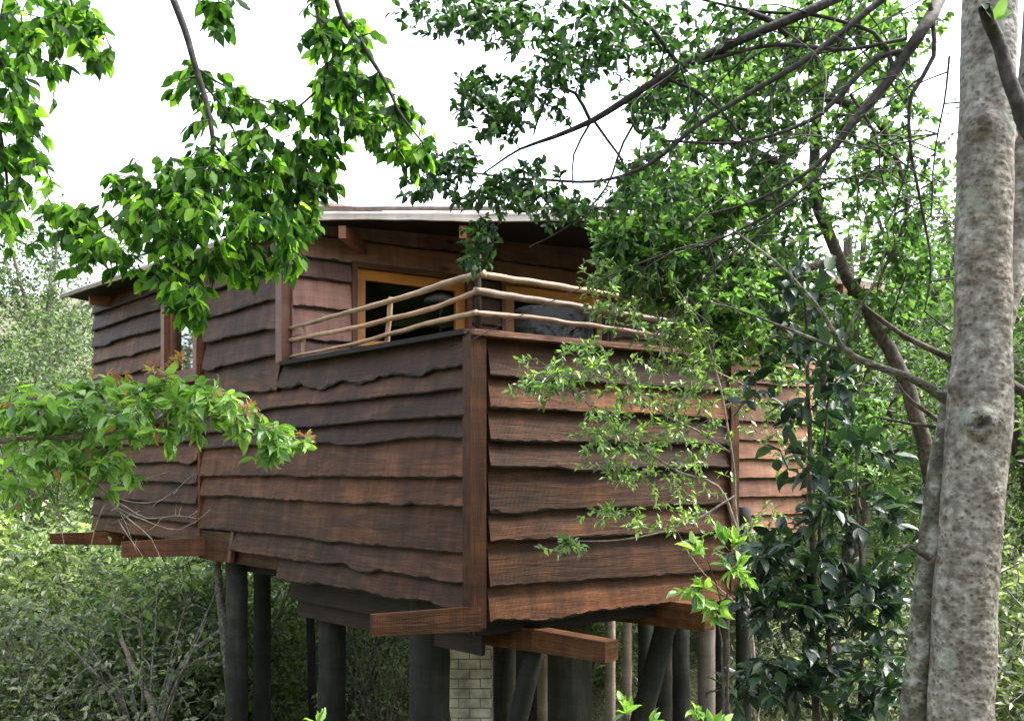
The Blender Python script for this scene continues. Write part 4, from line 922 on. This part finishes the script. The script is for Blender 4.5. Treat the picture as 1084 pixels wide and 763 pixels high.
def young_plant(stems, cl, label, Y, size, m=5, mat='leaf_bush'):
    base = P(stems[0][0][0], 1000, Y); g = gh(base[0], base[1]); root = empty('young_plant', (base[0], base[1], g), label, 'plant'); pl = Plant()
    for st in stems: pl.limb([np.array([base[0] + random.uniform(-.04, .04), base[1], g - .05])] + PP(st, Y), [.007, .002], 6, .006)
    tw = pl.grow(targets_px(cl), .0018, 5, -.15, .06, .003, 5); pl.leaves(tw, m, size, .55, .55, -.25, .5, .4)
    pl.build(root, M['bark_brown'], M[mat], .42, 3, .25, trunk_name='stems', crown_name='leaves')
young_plant([[(770, 700), (765, 640), (752, 600)], [(765, 680), (742, 640)], [(770, 640), (772, 600)]], [(737, 583, 3.7, 12, 9, .08, 4), (768, 572, 3.7, 16, 10, .08, 5), (737, 628, 3.7, 22, 10, .1, 6), (778, 610, 3.7, 20, 18, .1, 7), (765, 640, 3.7, 26, 14, .1, 6)], 'young shoots with upright bright leaves beside the pale pole', 3.7, .062)
young_plant([[(665, 800), (664, 765)]], [(662, 752, 3.4, 8, 8, .06, 3), (685, 765, 3.4, 8, 6, .06, 2)], 'bright leaf tips at the bottom edge under the tapered beam', 3.4, .055)
young_plant([[(740, 810), (742, 775)]], [(735, 758, 3.4, 10, 8, .06, 3), (758, 765, 3.4, 8, 8, .06, 2)], 'bright leaf tips at the bottom edge below the pale pole', 3.4, .055)
young_plant([[(325, 820), (330, 785)]], [(335, 768, 3.4, 14, 4, .06, 3)], 'pale leaf tip at the bottom edge in front of the third stilt', 3.4, .05)

# ------------------------------------------------------------------ overhanging tree, top left
def hanging_tree():
    root = empty('overhanging_tree', (-3.4, 1.0, gh(-3.4, 1.0)), 'tree hanging broad bright green leaves into the top left in front of the sky', 'tree')
    pl = Plant(); Y = 3.0
    b = np.array([-3.4, 1.0, gh(-3.4, 1.0) - .2]); pl.limb([b, [-3.45, 1.0, 2.2], [-3.2, 1.3, 4.2], [-2.6, 1.9, 5.6]], [.16, .14, .11, .07], 16, .02, step=.2)
    pl.build(root, M['bark_grey'], M['leaf_hang'], trunk_name='trunk')
    pl = Plant()
    pl.limb([[-3.2, 1.3, 4.2], [-2.4, 2.0, 4.6], P(100, -150, 2.8), P(176, -20, 2.9)], [.07, .04, .025, .013], 8, .02, attach=False)
    pl.limb([[-2.4, 2.0, 4.6], P(160, -260, 3.0), P(300, -140, 3.1), P(326, -30, 3.1)], [.04, .03, .018, .01], 8, .02, attach=False)
    pl.limb([P(176, -20, 2.9), P(195, 30, 2.9), P(206, 68, 2.9), P(218, 108, 2.9), P(225, 145, 2.9), P(224, 172, 2.9)], [.012, .011, .009, .008, .007], 8, .003, step=.04)
    for pts, rd in [([(224, 165), (222, 205), (216, 260)], [.004, .002]), ([(222, 172), (200, 193), (165, 208), (125, 228), (85, 262)], [.005, .003, .002]), ([(206, 70), (228, 85), (258, 100), (300, 112)], [.004, .002]), ([(214, 88), (235, 112), (252, 150), (262, 190), (258, 240)], [.005, .003, .002]), ([(225, 150), (250, 180), (285, 205), (312, 235)], [.004, .002]),
                    ([(326, -30, 3.1), (338, 20), (345, 50), (342, 100), (336, 150)], [.008, .006, .004, .003]), ([(350, -30), (362, 18), (386, 52), (408, 88), (425, 122), (448, 152)], [.010, .009, .006, .003]), ([(338, 20), (355, 35), (378, 70), (372, 120)], [.006, .003]), ([(342, 90), (320, 110), (290, 130), (262, 145)], [.004, .002]),
                    ([(12, -60), (8, -10), (2, 20), (-5, 90), (5, 170), (12, 240)], [.010, .007, .004]), ([(12, -60), (62, -30), (78, 10), (92, 46)], [.006, .003]), ([(222, -40), (232, 5)], [.005, .003]), ([(222, 200), (195, 250), (190, 300)], [.003, .002]), ([(425, 122), (420, 160)], [.003, .002])]:
        pl.limb(PP(pts, 3.0), rd, 6, .004, step=.04)
    cl = [(20, 50, 2.9, 45, 55, .25, 34), (12, 130, 3.0, 42, 50, .25, 32), (15, 205, 3.0, 38, 48, .25, 30), (75, 18, 3.0, 38, 26, .2, 20), (100, 60, 3.0, 26, 18, .12, 9), (230, 12, 3.0, 26, 18, .12, 8),
          (205, 85, 3.0, 26, 22, .12, 8), (260, 110, 3.0, 40, 20, .15, 14), (250, 165, 3.0, 60, 42, .25, 42), (180, 200, 2.9, 60, 28, .25, 26), (120, 235, 2.9, 50, 30, .25, 26), (100, 275, 2.9, 34, 16, .15, 9), (215, 235, 2.9, 65, 38, .3, 48), (290, 220, 3.0, 42, 45, .25, 42),
          (190, 285, 2.8, 38, 28, .2, 17), (265, 270, 2.9, 46, 24, .2, 22), (310, 255, 3.0, 18, 24, .15, 9), (325, 150, 3.1, 34, 48, .2, 26), (375, 60, 3.1, 28, 40, .2, 16), (385, 115, 3.1, 42, 34, .2, 28), (350, 35, 3.1, 28, 34, .15, 12), (420, 140, 3.1, 34, 22, .15, 14), (355, 105, 3.1, 30, 60, .2, 16), (203, 325, 2.8, 15, 18, .1, 9), (330, 195, 3.1, 30, 26, .2, 14), (345, 30, 3.1, 30, 40, .2, 12), (440, 165, 3.1, 20, 18, .12, 8), (150, 185, 2.9, 30, 18, .15, 9), (75, 235, 2.9, 20, 22, .12, 7)]
    cl = [(*c[:3], c[3] * 1.28, c[4] * 1.27, c[5] * 1.3, int(c[6] * 1.95)) for c in cl]
    tw = pl.grow(targets_px(cl), .0022, 7, -.02, .05, .005); pl.leaves(tw, 7, .047, .0, .85, 1.1, 1.0, .45)
    pl.build(root, M['bark_dark'], M['leaf_hang'], .52, 3, .10, .12, trunk_name='hanging_branches')
hanging_tree()

# ------------------------------------------------------------------ bright bush, middle left
def bush():
    root = empty('bright_bush', (-2.7, 2.6, gh(-2.7, 2.6)), 'arching bright green branch with reddish young leaf tips in front of the left wall', 'bush')
    pl = Plant(); Y = 3.0; g = gh(-2.7, 2.6)
    pl.limb([[-2.75, 2.6, g - .1], [-2.5, 2.7, .6], P(-190, 520, 2.8), P(-60, 478, 2.9), P(20, 465), P(75, 470)] if False else [np.array([-2.75, 2.6, g - .1]), np.array([-2.5, 2.7, .6]), P(-190, 520, 2.8), P(-60, 478, 2.9), P(20, 465, 3), P(75, 462, 3)], [.03, .026, .018, .013, .009, .008], 8, .01)
    for pts, rd in [([(75, 462), (110, 448), (150, 425), (185, 408)], [.007, .005, .003]), ([(60, 466), (120, 458), (180, 445), (235, 440), (290, 455), (322, 470)], [.007, .005, .003, .002]), ([(40, 464), (80, 500), (110, 520), (125, 540)], [.006, .003]), ([(-60, 478, 2.9), (-10, 500), (40, 525), (80, 560)], [.008, .004, .002]),
                    ([(115, 470), (140, 462), (170, 452), (175, 430)], [.004, .002]), ([(-190, 520, 2.8), (-100, 440), (-10, 425), (60, 418), (110, 405)], [.012, .008, .005, .003]), ([(150, 455), (200, 425), (250, 418)], [.004, .002])]:
        pl.limb(PP(pts, Y), rd, 6, .005, step=.04)
    cl = [(20, 440, 3.0, 40, 26, .25, 34), (70, 450, 3.0, 50, 36, .3, 50), (130, 440, 3.0, 45, 32, .3, 44), (180, 425, 3.0, 45, 26, .25, 34), (230, 430, 3.0, 42, 24, .25, 30), (275, 450, 3.0, 36, 20, .2, 24), (305, 468, 3.0, 24, 14, .15, 14), (185, 402, 3.0, 20, 10, .1, 8), (110, 408, 3.0, 40, 10, .2, 12),
          (35, 490, 3.0, 60, 28, .3, 40), (60, 425, 3.0, 60, 20, .3, 30), (110, 495, 3.0, 40, 26, .2, 22), (20, 530, 3.0, 35, 18, .25, 9), (285, 480, 3.0, 22, 14, .12, 8), (180, 458, 3.0, 40, 16, .2, 12)]
    tw = pl.grow(targets_px(cl), .0018, 7, .0, .05, .004); pl.leaves(tw, 6, .050, .1, .9, .6, .7, .4)
    yt = targets_px([(115, 398, 3.0, 22, 7, .1, 8), (168, 393, 3.0, 14, 7, .1, 6), (190, 380, 3.0, 14, 6, .1, 6), (262, 432, 3.0, 12, 8, .1, 4), (327, 462, 3.0, 10, 8, .08, 5), (8, 428, 3.0, 14, 7, .1, 5), (135, 425, 3.0, 8, 8, .1, 3)])
    yp = Plant(); yp.att = pl.att; yp.att_r = pl.att_r; ytw = yp.grow(yt, .0014, 6, 0, .05, .002); yp.leaves(ytw, 5, .029, .6, .8, .3, .6, .4)
    yp.build(root, M['twig_pale'], M['leaf_young'], .38, 3, .25, .18, trunk_name='shoots', crown_name='young_leaves')
    pl.build(root, M['twig_pale'], M['leaf_bush'], .44, 3, .25, .18, trunk_name='stems')
    # dead twigs below
    r2 = empty('dead_twigs', P(85, 545, 3.0), 'fan of thin bare twigs hanging below the bright bush in front of the wall', 'twigs'); pl = Plant()
    for pts in [[(80, 490), (100, 520), (125, 540), (145, 585)], [(100, 520), (140, 545), (190, 560), (222, 540)], [(90, 505), (130, 530), (170, 528), (200, 505)], [(110, 535), (100, 560), (92, 600)], [(125, 540), (160, 570), (172, 600)], [(120, 530), (155, 548), (185, 545), (210, 548)], [(95, 500), (125, 512), (150, 510), (180, 500)], [(125, 550), (150, 590)], [(70, 480), (60, 530), (68, 580)]]:
        o = pl.limb(PP(pts, 3.0), [.0028, .001], 4, .008, step=.04)
    tw = pl.grow(targets_px([(150, 540, 3.0, 60, 40, .15, 22)]), .0012, 6, 0, .05, .0018)
    pl.build(r2, M['twig_pale'], M['leaf_bush'], trunk_name='stems')
bush()
